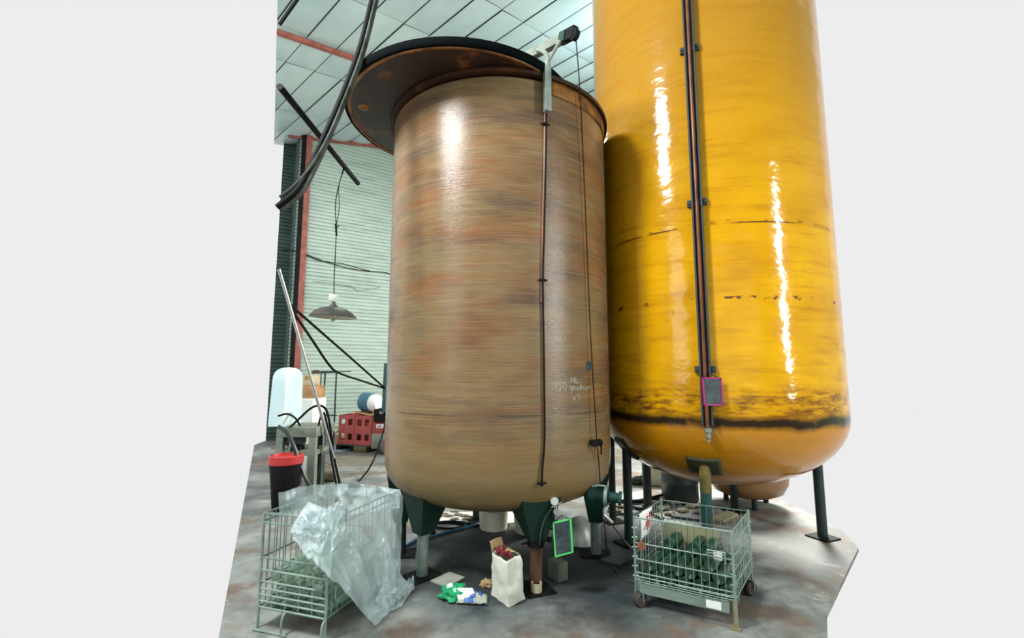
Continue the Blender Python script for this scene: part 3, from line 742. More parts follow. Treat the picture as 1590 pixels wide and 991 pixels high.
for p in (kF, kB, kL, kLB):
    MB().tube([p+V((0, 0, .0)), p+V((0, 0, KZ))], .009, 8).build('corner_post', 'wire', ck)
for p in (kF, kL.lerp(kF, .42)):
    mb = MB(); mb.tube([p+V((0, 0, .115)), p-kd*.02+V((0, 0, .105)), p-kd*.03+V((0, 0, .07)), p-kd*.03+V((0, 0, .0))], .007, 8, 4); mb.build('skid_leg', 'wire', ck)
mb = MB(); mb.tube([kL-kd*.03+V((0, 0, .008)), kL.lerp(kF, .5)-kd*.03+V((0, 0, .008))], .007, 8); mb.build('skid_rail', 'wire', ck)
MB().box((kF+kB+kL+kLB)/4+V((0, 0, .108)), (DW-.03, DD-.03, .01), kang).build('floor_tray', 'wire_dark', ck)
MB().box(kF-kd*.012+kx*.045+V((0, 0, .29)), (.06, .012, .03), kang, bev=.003).build('gate_latch', 'galv', ck)
q = kF+kd*.10+V((0, 0, .655)); q.x += .012
MB().box(q, (.05, .03, .07), math.atan2(kd.y, kd.x), bev=.004).build('rail_clip', 'bench_dark', ck, 'dark clip on the top rail')
mb = MB(); q = kF+kd*.06+V((.012, 0, .19)); mb.tube([q+V((0, 0, .08)), q+V((0, 0, .01)), q+kd*.03, q+kd*.12+V((0, 0, .01))], .006, 8, 4); mb.build('side_hook', 'wire', ck)
pp = [bottle('wine_bottle', 'glass_pale', None, 'pale green clear bottle lying in the film-draped wire cage', 'pale bottles in the film-draped cage'), False]
for row, dd in enumerate((.02, .32)):
    for layer in range(4):
        for k in range(5):
            if layer == 3 and k in (1, 3): continue
            a = .055+k*.086+(.043 if layer % 2 else 0)
            if a > DW-.04: continue
            place_bottle(pp, kF+kx*a+kd*(dd+random.uniform(0, .02))+V((0, 0, .115+.0395+layer*.071)), kd)

# clear film: one drape over the side and corner, one liner standing up inside the opening
n1, n2_ = -kd, V((-kx.x, -kx.y, 0))
def hit(px, py, off, inner=False):
    d = ray(px, py); ts = []
    if not inner:
        for p, n_ in ((kF, n1), (kF, n2_)):
            dn = d.dot(n_); ts.append(((p+n_*off)-EYE).dot(n_)/dn)
        return EYE+d*max(ts)
    for p, n_ in ((kB, n1), (kL, n2_)):
        ts.append(((p+n_*off)-EYE).dot(n_)/d.dot(n_))
    return EYE+d*min(ts)
cols = [((451, 821), (452, 830), (457, 840)), ((478, 779), (476, 822), (478, 862)), ((506, 790), (500, 835), (500, 884)), ((532, 789), (520, 850), (524, 908)), ((560, 776), (548, 860), (547, 933)), ((584, 768), (580, 880), (583, 973)), ((604, 760), (600, 880), (603, 950)), ((620, 760), (614, 880), (624, 942)), ((626, 772), (621, 890), (641, 914))]
def ridge(x, y, z): return 1-2*abs(nz((x, y, z)))
def crease(u, v, k=1.0):
    return k*(.034*ridge(u*3.2+v*1.6, v*1.5-u*1.2, 1)+.016*ridge(u*6-v*3.2, v*2.6+u*2, 5)+.0035*ridge(u*14, v*6, 9))
def film(u, v):
    x = u*(len(cols)-1); i = min(int(x), len(cols)-2); f = x-i
    def pt(j): a, b = cols[i][j], cols[i+1][j]; return (a[0]+(b[0]-a[0])*f, a[1]+(b[1]-a[1])*f)
    a, b, c = pt(0), pt(1), pt(2)
    if v < .7: w = v/.7; q = (a[0]+(b[0]-a[0])*w, a[1]+(b[1]-a[1])*w)
    else: w = (v-.7)/.3; q = (b[0]+(c[0]-b[0])*w, b[1]+(c[1]-b[1])*w)
    ed_ = min(1, min(u, 1-u, 1-v)*8)
    q = (q[0]+2.5*nz((u*6, v*7, 31))*(1-ed_), q[1]+5*nz((u*17, 3, 8))*max(0, v-.8)*5)
    wr = crease(u, v)+.007*math.sin(u*22+3*v+2*nz((u*3, v*3, 5)))
    p = hit(q[0], q[1], .035+wr*(.5+.7*v)+.06*v*v)
    if p.z < .012:
        p = fl(q[0], q[1], .014+.03*abs(nz((u*15, v*9, 3))))
    return p
sheet = thing('plastic_film', 'crumpled clear plastic film draped over the wire cage down to the floor', 'plastic sheet', V((kF.x, kF.y, 0)))
MB().grid(film, 130, 90).build('hanging_drape', 'film', sheet, angle=180)
def liner(u, v):
    tx = 432+190*u; ty = 765-13*math.sin(min(1, u*2.4)*math.pi/2)+(9*max(0, u-.75)/.25)+2*nz((u*9, 0, 0))
    bx, by = 434+186*u, 802-26*max(0, u-.5)
    q = (tx+(bx-tx)*v, ty+(by-ty)*v)
    return hit(q[0], q[1], .03+crease(u*1.6, v*.5, 1.4), True)
MB().grid(liner, 110, 20).build('upright_liner', 'film', sheet, angle=180)
def hood(u, v):                                              # gathered fold spilling forward over the front rail
    a = (472+64*u-14*v*(1-u), 786+8*math.sin(u*5)+(50+34*math.sin(math.pi*u))*v)
    return hit(a[0], a[1], .05+crease(u*1.2, v*1.2+4, 2.0)+.015*math.sin(u*12+v*4)*(.4+v))
MB().grid(hood, 60, 50).build('front_fold', 'film', sheet, angle=180)
def tail(u, v):                                              # crushed hem lying on the floor at the cage foot
    q = (596+47*u-16*v*(1-u), 902+8*math.sin(u*4)+(38-18*u)*v+4*nz((u*8, v*6, 2)))
    p = hit(q[0], q[1], .10+crease(u*.8, v*.8+7, 1.6)); g = fl(q[0], q[1], .02)
    p = p if p.y < g.y else g
    p.z = max(p.z, .012)+.02*abs(nz((u*9, v*9, 6))); return p
MB().grid(tail, 40, 30).build('crushed_hem', 'film', sheet, angle=180)

# ------------------------------------------------------------------ small things on the floor
# paper sack with red foil caps
bl, bf, br = fl(764, 925), fl(790, 945), fl(814.5, 931); bb = bl+br-bf
bag = thing('paper_bag', 'open white paper bag standing on the floor with dark red caps inside', 'bag', (bl+bf+br+bb)/4)
base = [bl, bf, br, bb]; ctr = (bl+bf+br+bb)/4; hs = .275
rings = []
for j in range(13):
    v = j/12; ring = []
    for k in range(4):
        for i in range(8):
            p = base[k].lerp(base[(k+1) % 4], i/8); o = p-ctr
            s = 1-.10*v-.03*math.sin(v*math.pi*2)
            q = ctr+o*s; out_ = .012*nz((p.x*16, p.y*16, v*5))
            if k == 1: out_ += .022*math.sin(v*math.pi*1.6)*math.sin(math.pi*i/8)
            q = q+o.normalized()*out_+V((0, 0, hs*v+.004))+(bl-br)*(.05*v)
            if j == 12: q.z += .01*nz((k*3+i*.7, 2, 1))
            ring.append(q)
    rings.append(ring)
mb = MB(); mb.loft(rings, True, True, False); mb.build('bag_body', 'paper', bag, angle=50, thick=.002)
tl, tb_, tf, tr = rings[-1][0], rings[-1][24], rings[-1][8], rings[-1][16]
mb = MB(); pk = tb_.lerp(tl, .5)
mb.grid(lambda u, v: tl.lerp(tb_, u*.85)+V((0, 0, .075*v-.004+.006*math.sin(3*u)))+(bl-br)*.08*v, 6, 6); mb.build('back_flap', 'kraft', bag, 'raised flap with bare kraft inside', thick=.002)
mb = MB(); mb.grid(lambda u, v: tr.lerp(tb_, u)+((tl-tr)*.45*v)+V((0, 0, .012*math.sin(v*3)+.004)), 6, 6); mb.build('folded_flap', 'kraft', bag, 'folded kraft flap', thick=.002)
for k in range(9):
    a, b = .12+.62*random.random(), .15+.5*random.random()
    p = tl.lerp(tf, a).lerp(tb_.lerp(tr, a), b)-V((0, 0, .012-.008*(k % 3)))
    solo(MB().lathe([(.004, 0), (.013, 0), (.015, .03), (.013, .034), (.003, .034)], p-V((0, 0, .0)), 12, V((random.uniform(-.6, .6), random.uniform(-.6, .6), 1))), 'foil_cap', 'dark_red', 'dark red foil cap lying in the open white paper bag', 'cap', p, 'red caps in the paper bag')

def blob(c, r, seed, amp=.35, nu=28, nv=16, rot=0, fold=7):
    mb = MB(); c = V(c)
    def f(u, v):
        th, ph = 2*math.pi*u, math.pi*(v*.98+.01)
        d = V((math.cos(th)*math.sin(ph), math.sin(th)*math.sin(ph), math.cos(ph)))
        k = 1+amp*noise.noise(d*2.2+V((seed, 0, 0)))+amp*.55*abs(noise.noise(d*fold+V((0, seed, 0))))
        q = V((d.x*r[0], d.y*r[1], d.z*r[2]))*k
        q = Matrix.Rotation(rot, 3, 'Z') @ q
        q = c+q; q.z = max(q.z, .004); return q
    return mb.grid(f, nu, nv, True)
p = fl(704, 930)
gb = thing('plastic_bag', 'crumpled green plastic bag lying on the floor beside the paper bag', 'bag', p)
blob(p+V((0, 0, .03)), (.085, .07, .055), 3, .5).build('bag_body', 'green_bag', gb, angle=60)
blob(p+V((-.02, -.01, .08)), (.025, .02, .02), 8, .4, 16, 10).build('tied_top', 'white_sheet', gb, 'white knotted top')
q = p+V((.06, -.03, .045))
MB().grid(lambda u, v: q+V((-.05+.12*u+.03*v, -.05*v, .035-.06*v*v+.012*nz((u*5, v*5, 2)))), 8, 8).build('white_panel', 'white_sheet', gb, 'white translucent panel', thick=.002)
p = fl(738, 934)
pkg = thing('plastic_wrapper', 'blue and white printed wrapper crumpled between the green and white bags', 'wrapper', p)
MB().grid(lambda u, v: p+V((-.12+.20*u, -.05+.12*v-.02*u, .012+.045*math.sin(math.pi*u)*math.sin(math.pi*v)+.02*abs(nz((u*6, v*6, 1))))), 16, 12).build('wrapper_film', 'card', pkg, thick=.002, angle=180)
for a, b, w, h in ((.45, .15, .16, .75), (.72, .35, .10, .5), (.25, .0, .3, .16)):
    MB().grid(lambda u, v: p+V((-.12+.20*(a+w*u), -.05+.12*(b+h*v)-.02*(a+w*u), .018+.045*math.sin(math.pi*(a+w*u))*math.sin(math.pi*(b+h*v))+.02*abs(nz(((a+w*u)*6, (b+h*v)*6, 1))))), 8, 8).build('blue_print', 'blue_print', pkg, thick=.002, angle=180)
def flat_sheet(pxs, z, name, m_, label, cat, th=.006, curl=0, group=None):
    pts = [fl(x, y, z) for x, y in pxs]; mb = MB(); mb.prism(pts, (0, 0, th))
    c = sum(pts, V())/len(pts); return solo(mb, name, m_, label, cat, V((c.x, c.y, 0)), group, flat=True)
flat_sheet(((668, 904), (698, 890.5), (722, 899), (695, 914)), .004, 'cardboard_sheet', 'card', 'pale cardboard sheet on the floor near the galvanised leg', 'cardboard', .012)
p = fl(757, 911); solo(blob(p+V((0, 0, .015)), (.05, .03, .028), 5, .5), 'paper_scrap', 'kraft', 'crumpled brown paper scrap behind the white paper bag', 'paper', p)
p = fl(833, 921)
mb = MB(); mb.lathe([(.036, 0), (.038, .002), (.038, .068), (.032, .068), (.032, .004), (.0, .004)][:5], p+V((0, 0, .001)), 28, cap1=False); mb.lathe([(.002, .003), (.032, .003)], p, 28, cap0=False, cap1=False)
solo(mb, 'cardboard_cup', mat('cream_card', (.42, .38, .25), .7), 'cream coloured ring-shaped cup at the foot of the rusty leg', 'cup', p)
p = fl(859, 905)
pn = MB(); a, b = fl(851, 896), fl(868, 905)
pn.prism([a, b, b+(b-a).cross(V((0, 0, 1))).normalized()*-.09, a+(b-a).cross(V((0, 0, 1))).normalized()*-.09], (0, 0, .125)); solo(pn, 'tin_box', 'bench', 'small grey-green tin box standing behind the rusty leg', 'box', (a+b)/2)
# buckets behind the tank
def bucket(px, py, r, h, label, rimz=True, m_='white_plastic'):
    p = fl(px, py); p.y += r*.9; o = thing('bucket', label, 'bucket', p)
    mb = MB(); mb.lathe([(r*.86, 0), (r*.9, .006), (r, h), (r*.96, h), (r*.85, .012), (.003, .012)], p+V((0, 0, .002)), 40); mb.build('body', m_, o)
    mb = MB(); mb.lathe([(r*1.0, h-.03), (r*1.05, h-.03), (r*1.05, h), (r*.97, h+.003), (r*.97, h-.01)], p, 40, cap0=False, cap1=False); mb.build('rim', m_, o)
    mb = MB(); mb.tube([p+V((-r*1.04, 0, h-.02)), p+V((-r*.8, -r*.75, h-.10)), p+V((0, -r*1.08, h-.15)), p+V((r*.8, -r*.75, h-.10)), p+V((r*1.04, 0, h-.02))], .004, 6, 6); mb.build('handle', 'wire', o)
bucket(765.5, 828, .15, .34, 'white plastic bucket in the middle under the brown tank')
bucket(820, 833, .14, .32, 'cream plastic bucket behind the bracket of the rusty leg')
p = fl(903, 846); p.y += .1
mb = MB(); mb.lathe([(.17, .002), (.165, .03), (.145, .10), (.10, .17), (.05, .20), (.003, .21)], p, 36); solo(mb, 'steel_basin', mat('dull_tin', (.42, .45, .40), .4, .3, (.28, .31, .28), 6), 'dull grey dome-shaped basin upside down behind the green blackboard', 'basin', p)
# bright sheet of plastic with litter on it, coils of hose
mb = MB(); a = [fl(x, y) for x, y in ((640, 796), (812, 796), (806, 812), (742, 818), (690, 812), (655, 822))]
mb.prism([q+V((0, 0, .003)) for q in a], (0, 0, .004)); solo(mb, 'plastic_sheet', 'white_sheet', 'bright white plastic sheet flat on the floor behind the brown tank', 'plastic sheet', sum(a, V())/6, flat=True)
for k, (x, y) in enumerate(((683, 803), (690, 800), (706, 796), (711, 801), (722, 803), (706, 808), (726, 808), (697, 803))):
    p = fl(x, y); solo(blob(p+V((0, 0, .012)), (.05, .03, .012), k*2.3, .5, 12, 8), 'dry_leaf', 'debris', 'dry brown scrap lying on the bright white plastic sheet', 'scrap', p, 'dry scraps on the white sheet')
def cable(pts, r, name, m_, label, cat='cable', k=6, group=None):
    mb = MB(); mb.tube(pts, r, 8, k); return solo(mb, name, m_, label, cat, V(pts[-1]), group)
def fz(x, y, r): return fl(x, y, r+.001)
cable([fz(x, y, .014) for x, y in ((668, 812), (690, 811), (715, 813), (722, 817), (700, 821), (675, 819), (672, 815), (690, 810.5), (716, 811), (735, 815), (760, 815), (790, 816))], .012, 'rubber_hose', 'cable', 'black hose looped on the floor under the brown tank', 'hose')
p = fl(672, 830); solo(blob(p+V((0, 0, .02)), (.03, .03, .02), 1, .3, 14, 10), 'hose_end', 'cable', 'black rubber lump beside the galvanised leg', 'hose end', p)
cable([fz(x, y, .014) for x, y in ((622, 850), (632, 847), (648, 838), (662, 836), (690, 828), (740, 815))], .013, 'water_hose', mat('blue_hose', (.02, .12, .24), .4), 'blue hose lying on the floor behind the galvanised leg', 'hose')

# right side: cable to the cage, hoses, litter below the yellow tank
cable([at(938, 808, 3.86), at(940, 825, 3.8), fz(943, 858, .006), fz(953, 880, .006), fz(968, 899, .006), fz(986, 904, .006)], .006, 'power_cord', 'hose_grey', 'thin grey cord looping on the floor towards the castor cage', 'cord')
cable([at(950, 815, 3.9), at(965, 834, 3.7), at(982, 853, 3.35)], .005, 'pull_cord', 'hose_grey', 'straight grey cord running from the tank foot to the castor cage', 'cord')
cable([fz(x, y, .03) for x, y in ((940, 778), (985, 779), (1012, 774), (1040, 767), (1060, 762))], .026, 'suction_hose', 'cable', 'thick black hose crossing the floor under the yellow tank', 'hose')
cable([fz(x, y, .016) for x, y in ((945, 790), (970, 785), (1000, 790), (1030, 780), (1060, 782), (1090, 790))], .014, 'drain_hose', 'hose_green', 'dark green hose on the floor behind the castor cage', 'hose')
cable([fz(x, y, .012) for x, y in ((948, 803), (962, 798), (985, 801), (1005, 797), (1030, 806))], .011, 'garden_hose', 'cable', 'thin black hose on the pale floor behind the dark legs', 'hose')
a = [fl(x, y) for x, y in ((958, 770), (1002, 762), (1006, 775), (965, 781))]
mb = MB(); mb.prism([q+V((0, 0, .004)) for q in a], (0, 0, .004)); solo(mb, 'paper_sheet', 'white_sheet', 'white sheet on the floor between the dark legs of the yellow tank', 'sheet', sum(a, V())/4, flat=True)
p = fl(1032, 758); mb = MB(); mb.box(p+V((0, .2, .15)), (.46, .3, .29), -.25, bev=.02)
solo(mb, 'plastic_box', mat('pale_tub', (.46, .50, .42), .5), 'pale grey-green box on the floor behind the yellow tank legs', 'box', p+V((0, .2, 0)))
p = fl(994, 752); solo(blob(p+V((0, 0, .05)), (.12, .08, .05), 4, .5), 'rag', 'bench_dark', 'dark rag heap on the floor behind the yellow tank', 'rag', p)
for k, (x, y) in enumerate(((1060, 795), (1072, 789), (1043, 800), (1086, 797), (1030, 792), (1018, 783), (1008, 789), (1050, 783), (1028, 776), (1066, 779), (955, 795), (963, 788), (1040, 770), (1095, 787))):
    p = fl(x, y); solo(blob(p+V((0, 0, .018)), (.07, .045, .02), 20+k*3.1, .6, 14, 8), 'litter_scrap', 'debris', 'pale scrap of litter on the floor behind the castor cage', 'scrap', p, 'litter behind the castor cage')
flat_sheet(((1104, 808), (1130, 796), (1146, 801), (1124, 812)), .004, 'wooden_board', 'wood', 'pale wooden board flat on the floor behind the castor cage', 'board', .022)
flat_sheet(((1045, 800), (1092, 806), (1088, 810), (1042, 804)), .004, 'dark_lath', 'bench_dark', 'dark flat lath lying behind the castor cage', 'lath', .02)
flat_sheet(((930, 872), (960, 860), (990, 866), (962, 880)), .004, 'steel_plate', 'bench_dark', 'dark steel plate flat on the floor beside the castor cage', 'plate', .012)
# ochre vat and dark drum behind the yellow tank
p = V((2.74, 5.55, 0))
vat = thing('vat', 'ochre fibreglass vat with rounded foot behind the yellow tank', 'vat', p)
mb = MB(); mb.lathe([(.02, .10), (.25, .11), (.36, .16), (.415, .26), (.43, .40), (.43, .70), (.41, .72), (.40, .5), (.02, .3)], p, 48); mb.build('vat_body', 'ochre', vat)
for k in range(3):
    a = k*2.09+.3; q = p+V((math.cos(a)*.25, math.sin(a)*.25, 0)); MB().tube([q, q+V((0, 0, .13))], .03, 12).build('leg', 'leg_dark', vat)
p = V((2.02, 5.75, 0)); mb = MB(); mb.lathe([(.02, .0), (.20, .0), (.21, .02), (.21, .2), (.218, .21), (.21, .22), (.21, .42), (.2, .44), (.02, .44)], p, 36); solo(mb, 'steel_drum', 'bench_dark', 'dark low steel drum in the gloom behind the yellow tank leg', 'drum', p)

# ------------------------------------------------------------------ overhead: lamp, beam, hoses
BX, BZ = -1.76, 3.66
beam = MB(); beam.tube([V((BX, 3.26, BZ)), V((BX-.0, 5.05, BZ))], .026, 10)
solo(beam, 'black_pole', 'black_steel', 'black pole jutting overhead that carries the pendant lamp', 'pole', V((BX, 5.05, BZ)))
LP = V((BX, 4.55, 0)); lz = at(517, 493, 4.55).z; lx = at(517, 493, 4.55).x
lamp = thing('pendant_lamp', 'old enamel pendant lamp hanging on a cord from the black pole', 'lamp', V((lx, 4.55, lz)))
sc = V((lx, 4.55, lz))
mb = MB(); mb.lathe([(.224, 0), (.226, .004), (.185, .05), (.13, .085), (.06, .10), (.05, .102), (.055, .098), (.125, .080), (.18, .044), (.220, .0)], sc, 48, V((.04, 0, 1)), cap0=False, cap1=False); sd_ = mb.build('lamp_shade', 'lamp_out', lamp)
mb = MB(); mb.lathe([(.219, .0005), (.178, .042), (.122, .078), (.03, .094)], sc, 48, V((.04, 0, 1)), cap0=False); mb.build('shade_lining', 'lamp_in', sd_, 'pale enamel inside of the shade')
mb = MB(); mb.lathe([(.05, .10), (.045, .11), (.018, .135), (.014, .155)], sc, 24); mb.build('neck', 'lamp_out', lamp)
mb = MB(); mb.box(sc+V((-.008, 0, .195)), (.075, .06, .075), 0, Matrix.Rotation(.22, 3, 'Y'), bev=.008); mb.build('socket_block', 'porcelain', lamp, 'cream porcelain terminal block')
mb = MB(); mb.lathe([(.012, .06), (.02, .04), (.03, .005), (.028, -.02), (.015, -.035), (.002, -.04)], sc, 20); mb.build('bulb', 'bulb', lamp)
tp = V((BX, 4.60, BZ-.02)); kn_ = at(522, 352, 4.57)
mb = MB(); mb.tube([sc+V((0, 0, .23)), at(519, 430, 4.56), at(522, 366, 4.57), kn_, at(521.5, 310, 4.58), tp], .005, 6, 4); mb.tube([kn_, at(527, 320, 4.58), at(526, 290, 4.59), tp+V((.01, 0, 0))], .004, 6, 4); mb.build('cord', 'cable', lamp)
mb = MB(); mb.tube([at(521.5, 348, 4.57), at(522.5, 366, 4.57)], [.012, .010], 8); mb.tube([at(522, 354, 4.57), at(527, 350, 4.57)], .005, 6); mb.build('cord_knot', 'cable', lamp)

def overhead(pts, k=8): return spline([at(x, y, Y) for x, y, Y in pts], k)
hose_px = [(596, -60, 3.5), (581, 0, 3.3), (562, 75, 3.15), (534, 150, 3.0), (507, 212, 2.9), (486, 258, 2.85), (464, 297, 2.8), (434, 322, 2.8)]
hb = thing('hose_bundle', 'bundle of black and grey hoses hanging down past the lid from above', 'hose', at(434, 322, 2.8))
MB().tube(overhead([(x-3.5, y, Y) for x, y, Y in hose_px]), .020, 10).build('black_hose', 'cable', hb)
MB().tube(overhead([(x+3.5, y+2, Y+.015) for x, y, Y in hose_px]), .017, 10).build('grey_hose', 'hose_grey', hb, 'dirty grey hose')
MB().tube(overhead([(x+.5, y+4, Y-.02) for x, y, Y in hose_px[:5]]+[(480, 262, 2.83), (455, 290, 2.8), (434, 306, 2.8)]), .009, 8).build('thin_hose', 'hose_grey', hb)
cable([at(x, y, 3) for x, y in ((470, -14), (458, 4), (448, 18), (434, 38))], .013, 'overhead_cable', 'cable', 'short black cable crossing the top corner of the ceiling', k=5)
cable([at(451, 474, 5.55), at(500, 517, 6.4), at(548, 559, 7.5), at(600, 605, 8.7)], .017, 'black_cable', 'cable', 'straight black cable slung across the cladding towards the stacker mast', k=6)
cable([at(450, 477, 5.5), at(484, 527, 6.1), at(512, 568, 6.7), at(528, 580, 7.2), at(560, 591, 7.9), at(600, 604, 8.7)], .017, 'sagging_cable', 'cable', 'sagging black cable hanging below the straight one', k=6)
def wallp(x, y, off=.03): return onplane(x, y, WA+n3*off, WN)
cable([wallp(x, y) for x, y in ((438, 388), (465, 391), (490, 401), (520, 411), (548, 418), (575, 421.5), (597, 423), (612, 428))], .010, 'strung_wire', 'cable', 'thin dark wire strung along the pale cladding', 'wire')
cable([wallp(x, y, .04) for x, y in ((465, 391), (488, 402), (505, 406), (530, 409), (555, 416), (575, 421))], .008, 'loose_wire', 'cable', 'second thin wire looped above the wire strung along the cladding', 'wire')
cable([wallp(x, y) for x, y in ((486, 437), (505, 439), (522, 441), (545, 445), (556, 451), (575, 449), (590, 446))], .006, 'phone_wire', 'wire_dark', 'faint grey wire low on the cladding above the lamp', 'wire')

# ------------------------------------------------------------------ bay at the back left
# leaning pole and cables beside it
a, b = at(531, 754, 6.35), at(433, 418, 5.3); a.z = max(a.z, .02)
solo(MB().tube([a, b], .019, 12), 'aluminium_pole', 'steel', 'long bright aluminium pole leaning beside the bench', 'pole', a)
solo(MB().tube([at(498, 762, 6.1), at(503, 650, 6.3)], .010, 8), 'thin_rod', 'galv', 'thin grey rod standing between bench and aluminium pole', 'rod', at(498, 762, 6.1))
cable([at(448, 666, 5.9), at(466, 649, 6), at(483, 634, 6.1), at(497, 630, 6.2), at(507, 638, 6.2), at(513, 665, 6.2), at(517, 700, 6.2), at(523, 732, 6.2), at(528, 756, 6.2)], .015, 'arching_cable', 'cable', 'black cable arching from the bench down along the aluminium pole')
cable([at(503, 640, 6.15), at(510, 670, 6.15), at(514, 710, 6.15), at(519, 735, 6.15), at(523, 757, 6.15)], .014, 'hanging_cable', 'cable', 'black cable hanging close to the left of the aluminium pole')
cable([at(500, 641, 6.1), at(495, 660, 6.1), at(493, 690, 6.1), at(495, 718, 6.1), at(491, 740, 6.0), at(487, 760, 6.0)], .013, 'drooping_cable', 'cable', 'black cable drooping behind the bench leg')
cable([at(432, 646, 5.7), at(446, 643, 5.7), at(458, 649, 5.7), at(466, 661, 5.8)], .012, 'bench_cable', 'cable', 'short black cable arched over the bench top')
cable([at(432, 662, 5.4), at(445, 672, 5.4), at(456, 692, 5.4), at(464, 716, 5.4), at(474, 742, 5.4), at(486, 760, 5.4)], .022, 'green_hose', 'hose_green', 'thick dark green hose falling in front of the bench', 'hose')
cable([fz(546, 753, .012), fz(556, 748, .012), at(571, 731, 7), at(583, 708, 7.4), at(592, 682, 7.8), at(597, 660, 8.2)], .013, 'pump_cable', 'cable', 'black cable curving from the floor up to the stacker truck')

# bench
Yb = 5.9; tz = at(487, 664, Yb).z
bx1, bx0 = at(492, 664, Yb).x, at(430, 664, Yb).x
bn = thing('work_bench', 'grey-green steel work bench at the edge of the bay', 'bench', V(((bx0+bx1)/2, Yb+.3, 0)))
MB().box(((bx0+bx1)/2, Yb+.3, tz-.06), (bx1-bx0, .62, .12), 0, bev=.008).build('bench_top', 'bench', bn)
for x, y, mt in ((bx1-.045, Yb+.02, 'bench'), (bx0+.045, Yb+.02, 'bench'), (bx1-.13, Yb+.5, 'bench_dark'), (bx0+.045, Yb+.56, 'bench_dark')):
    MB().box((x, y, (tz-.12)/2), (.085, .07, tz-.12), 0, bev=.004).build('leg', mt, bn)
MB().box(((bx0+bx1)/2, Yb+.3, at(470, 702, Yb).z-.02), (bx1-bx0-.05, .56, .06), 0).build('lower_shelf', 'bench', bn)
MB().box((bx1-.05, Yb+.03, at(470, 702, Yb).z-.35), (.10, .09, .62), 0, bev=.004).build('leg_guard', 'bench', bn)
MB().tube([V((bx1-.29, Yb-.03, tz-.12)), V((bx1-.33, Yb-.03, tz-.35))], .018, 8).build('brace', 'bench', bn)
# motor block on the shelf
zs_ = at(470, 702, Yb).z+.01
mo = thing('gear_motor', 'small dark gear motor standing on the lower bench shelf', 'motor', V((bx0+.20, Yb+.15, zs_)))
mb = MB(); mb.lathe([(.02, -.12), (.07, -.12), (.075, -.1), (.075, .08), (.06, .1), (.02, .1)], V((bx0+.20, Yb+.12, zs_+.12)), 20, V((1, 0, 0))); mb.build('motor_body', 'bench_dark', mo)
MB().box((bx0+.20, Yb+.12, zs_+.025), (.16, .12, .05)).build('foot', 'black_steel', mo)
MB().box((bx0+.22, Yb+.10, zs_+.21), (.09, .07, .04), 0, bev=.006).build('terminal_box', 'galv', mo)
# pale blue cover over a machine
cz0, cz1 = tz, at(440, 571, Yb+.35).z; cxr = at(459, 600, Yb+.3).x; cxl = at(433, 600, Yb+.3).x
def cover(u, v):
    th = 2*math.pi*u; c_, s_ = math.cos(th), math.sin(th); rx, ry = (cxr-cxl)/2, .25
    e = .45; sx = math.copysign(abs(c_)**e, c_); sy = math.copysign(abs(s_)**e, s_)
    k = (1-.95*max(0, (v-.8)/.2)**2.2) if v > .8 else 1
    k *= 1+.10*(1-v)+.05*math.sin(th*5+2*nz((u*4, v*2, 0)))*(1-v)
    return V(((cxl+cxr)/2+sx*rx*k, Yb+.32+sy*ry*k, cz0+.004+(cz1-cz0)*(v if v < .8 else .8+.2*math.sin((v-.8)/.2*math.pi/2))))
solo(MB().grid(cover, 64, 24, True), 'machine_cover', 'plastic_blue', 'pale blue plastic cover over a machine on the bench', 'cover', V(((cxl+cxr)/2, Yb+.32, cz0)), angle=70)
# black tub with red rim in front of the bench
p = V((at(444, 720, 5.35).x, 5.35, 0)); zt_ = at(444, 706, 5.35).z
tub = thing('tub', 'black tub with a red rim on the floor before the bench', 'tub', p)
mb = MB(); mb.lathe([(.11, .0), (.12, .01), (.17, zt_-.09), (.16, zt_-.09), (.11, .02), (.01, .02)], p, 32); mb.build('body', 'black_steel', tub)
mb = MB(); mb.lathe([(.170, zt_-.10), (.185, zt_-.09), (.185, zt_-.01), (.16, zt_), (.155, zt_-.03), (.01, zt_-.035)], p, 32, cap0=False); mb.build('rim', 'red_paint', tub, 'red rim')

def carton(px0, px1, py0, py1, Y, dep, z0, name, m_, label, cat='box', rz=0, flaps=False):
    a, b = at(px0, py0, Y), at(px1, py0, Y); z1 = at((px0+px1)/2, py0, Y).z
    w = b.x-a.x; c = V(((a.x+b.x)/2, Y+dep/2, 0)); o = thing(name, label, cat, c+V((0, 0, z0)))
    MB().box(c+V((0, 0, (z0+z1)/2)), (w, dep, z1-z0), rz, bev=.006).build('body', m_, o)
    return o, c, w, z1
o, c, w, z1 = carton(456, 487, 619, 690, 7.3, .5, 0, 'storage_cabinet', 'white_paint', 'plain white cabinet standing behind the bench', 'cabinet')
MB().box(c+V((0, -.252, z1*.55)), (w*.94, .008, z1*.86)).build('door', 'white_paint', o); MB().box(c+V((w*.4, -.262, z1*.62)), (.02, .015, .12)).build('handle', 'steel', o)
o, c, w, z2 = carton(462, 489, 599, 619, 7.32, .4, z1+.002, 'cardboard_box', mat('brown_carton', (.46, .26, .115), .8, 0, (.38, .21, .09), 4), 'brown cardboard box on the white cabinet')
mb = MB()
for k in range(5): mb.tube([c+V((.0+k*.028, -.203, z1+.05)), c+V((.005+k*.028, -.203, z1+.13+.02*math.sin(k*2)))], .004, 4)
mb.build('printed_mark', 'kraft', o)
MB().box(c+V((0, -.203, z1+.012)), (w*.98, .004, .02)).build('bottom_tape', 'kraft', o)
o, c, w, z3 = carton(462, 484, 583, 599, 7.36, .34, z2+.002, 'open_carton', mat('pale_carton', (.50, .42, .28), .8), 'pale carton on top of the brown cardboard box')
MB().box(c+V((.06, -.172, z3-.04)), (w*.5, .006, .06)).build('flap', mat('tan_card', (.36, .22, .06), .8), o)

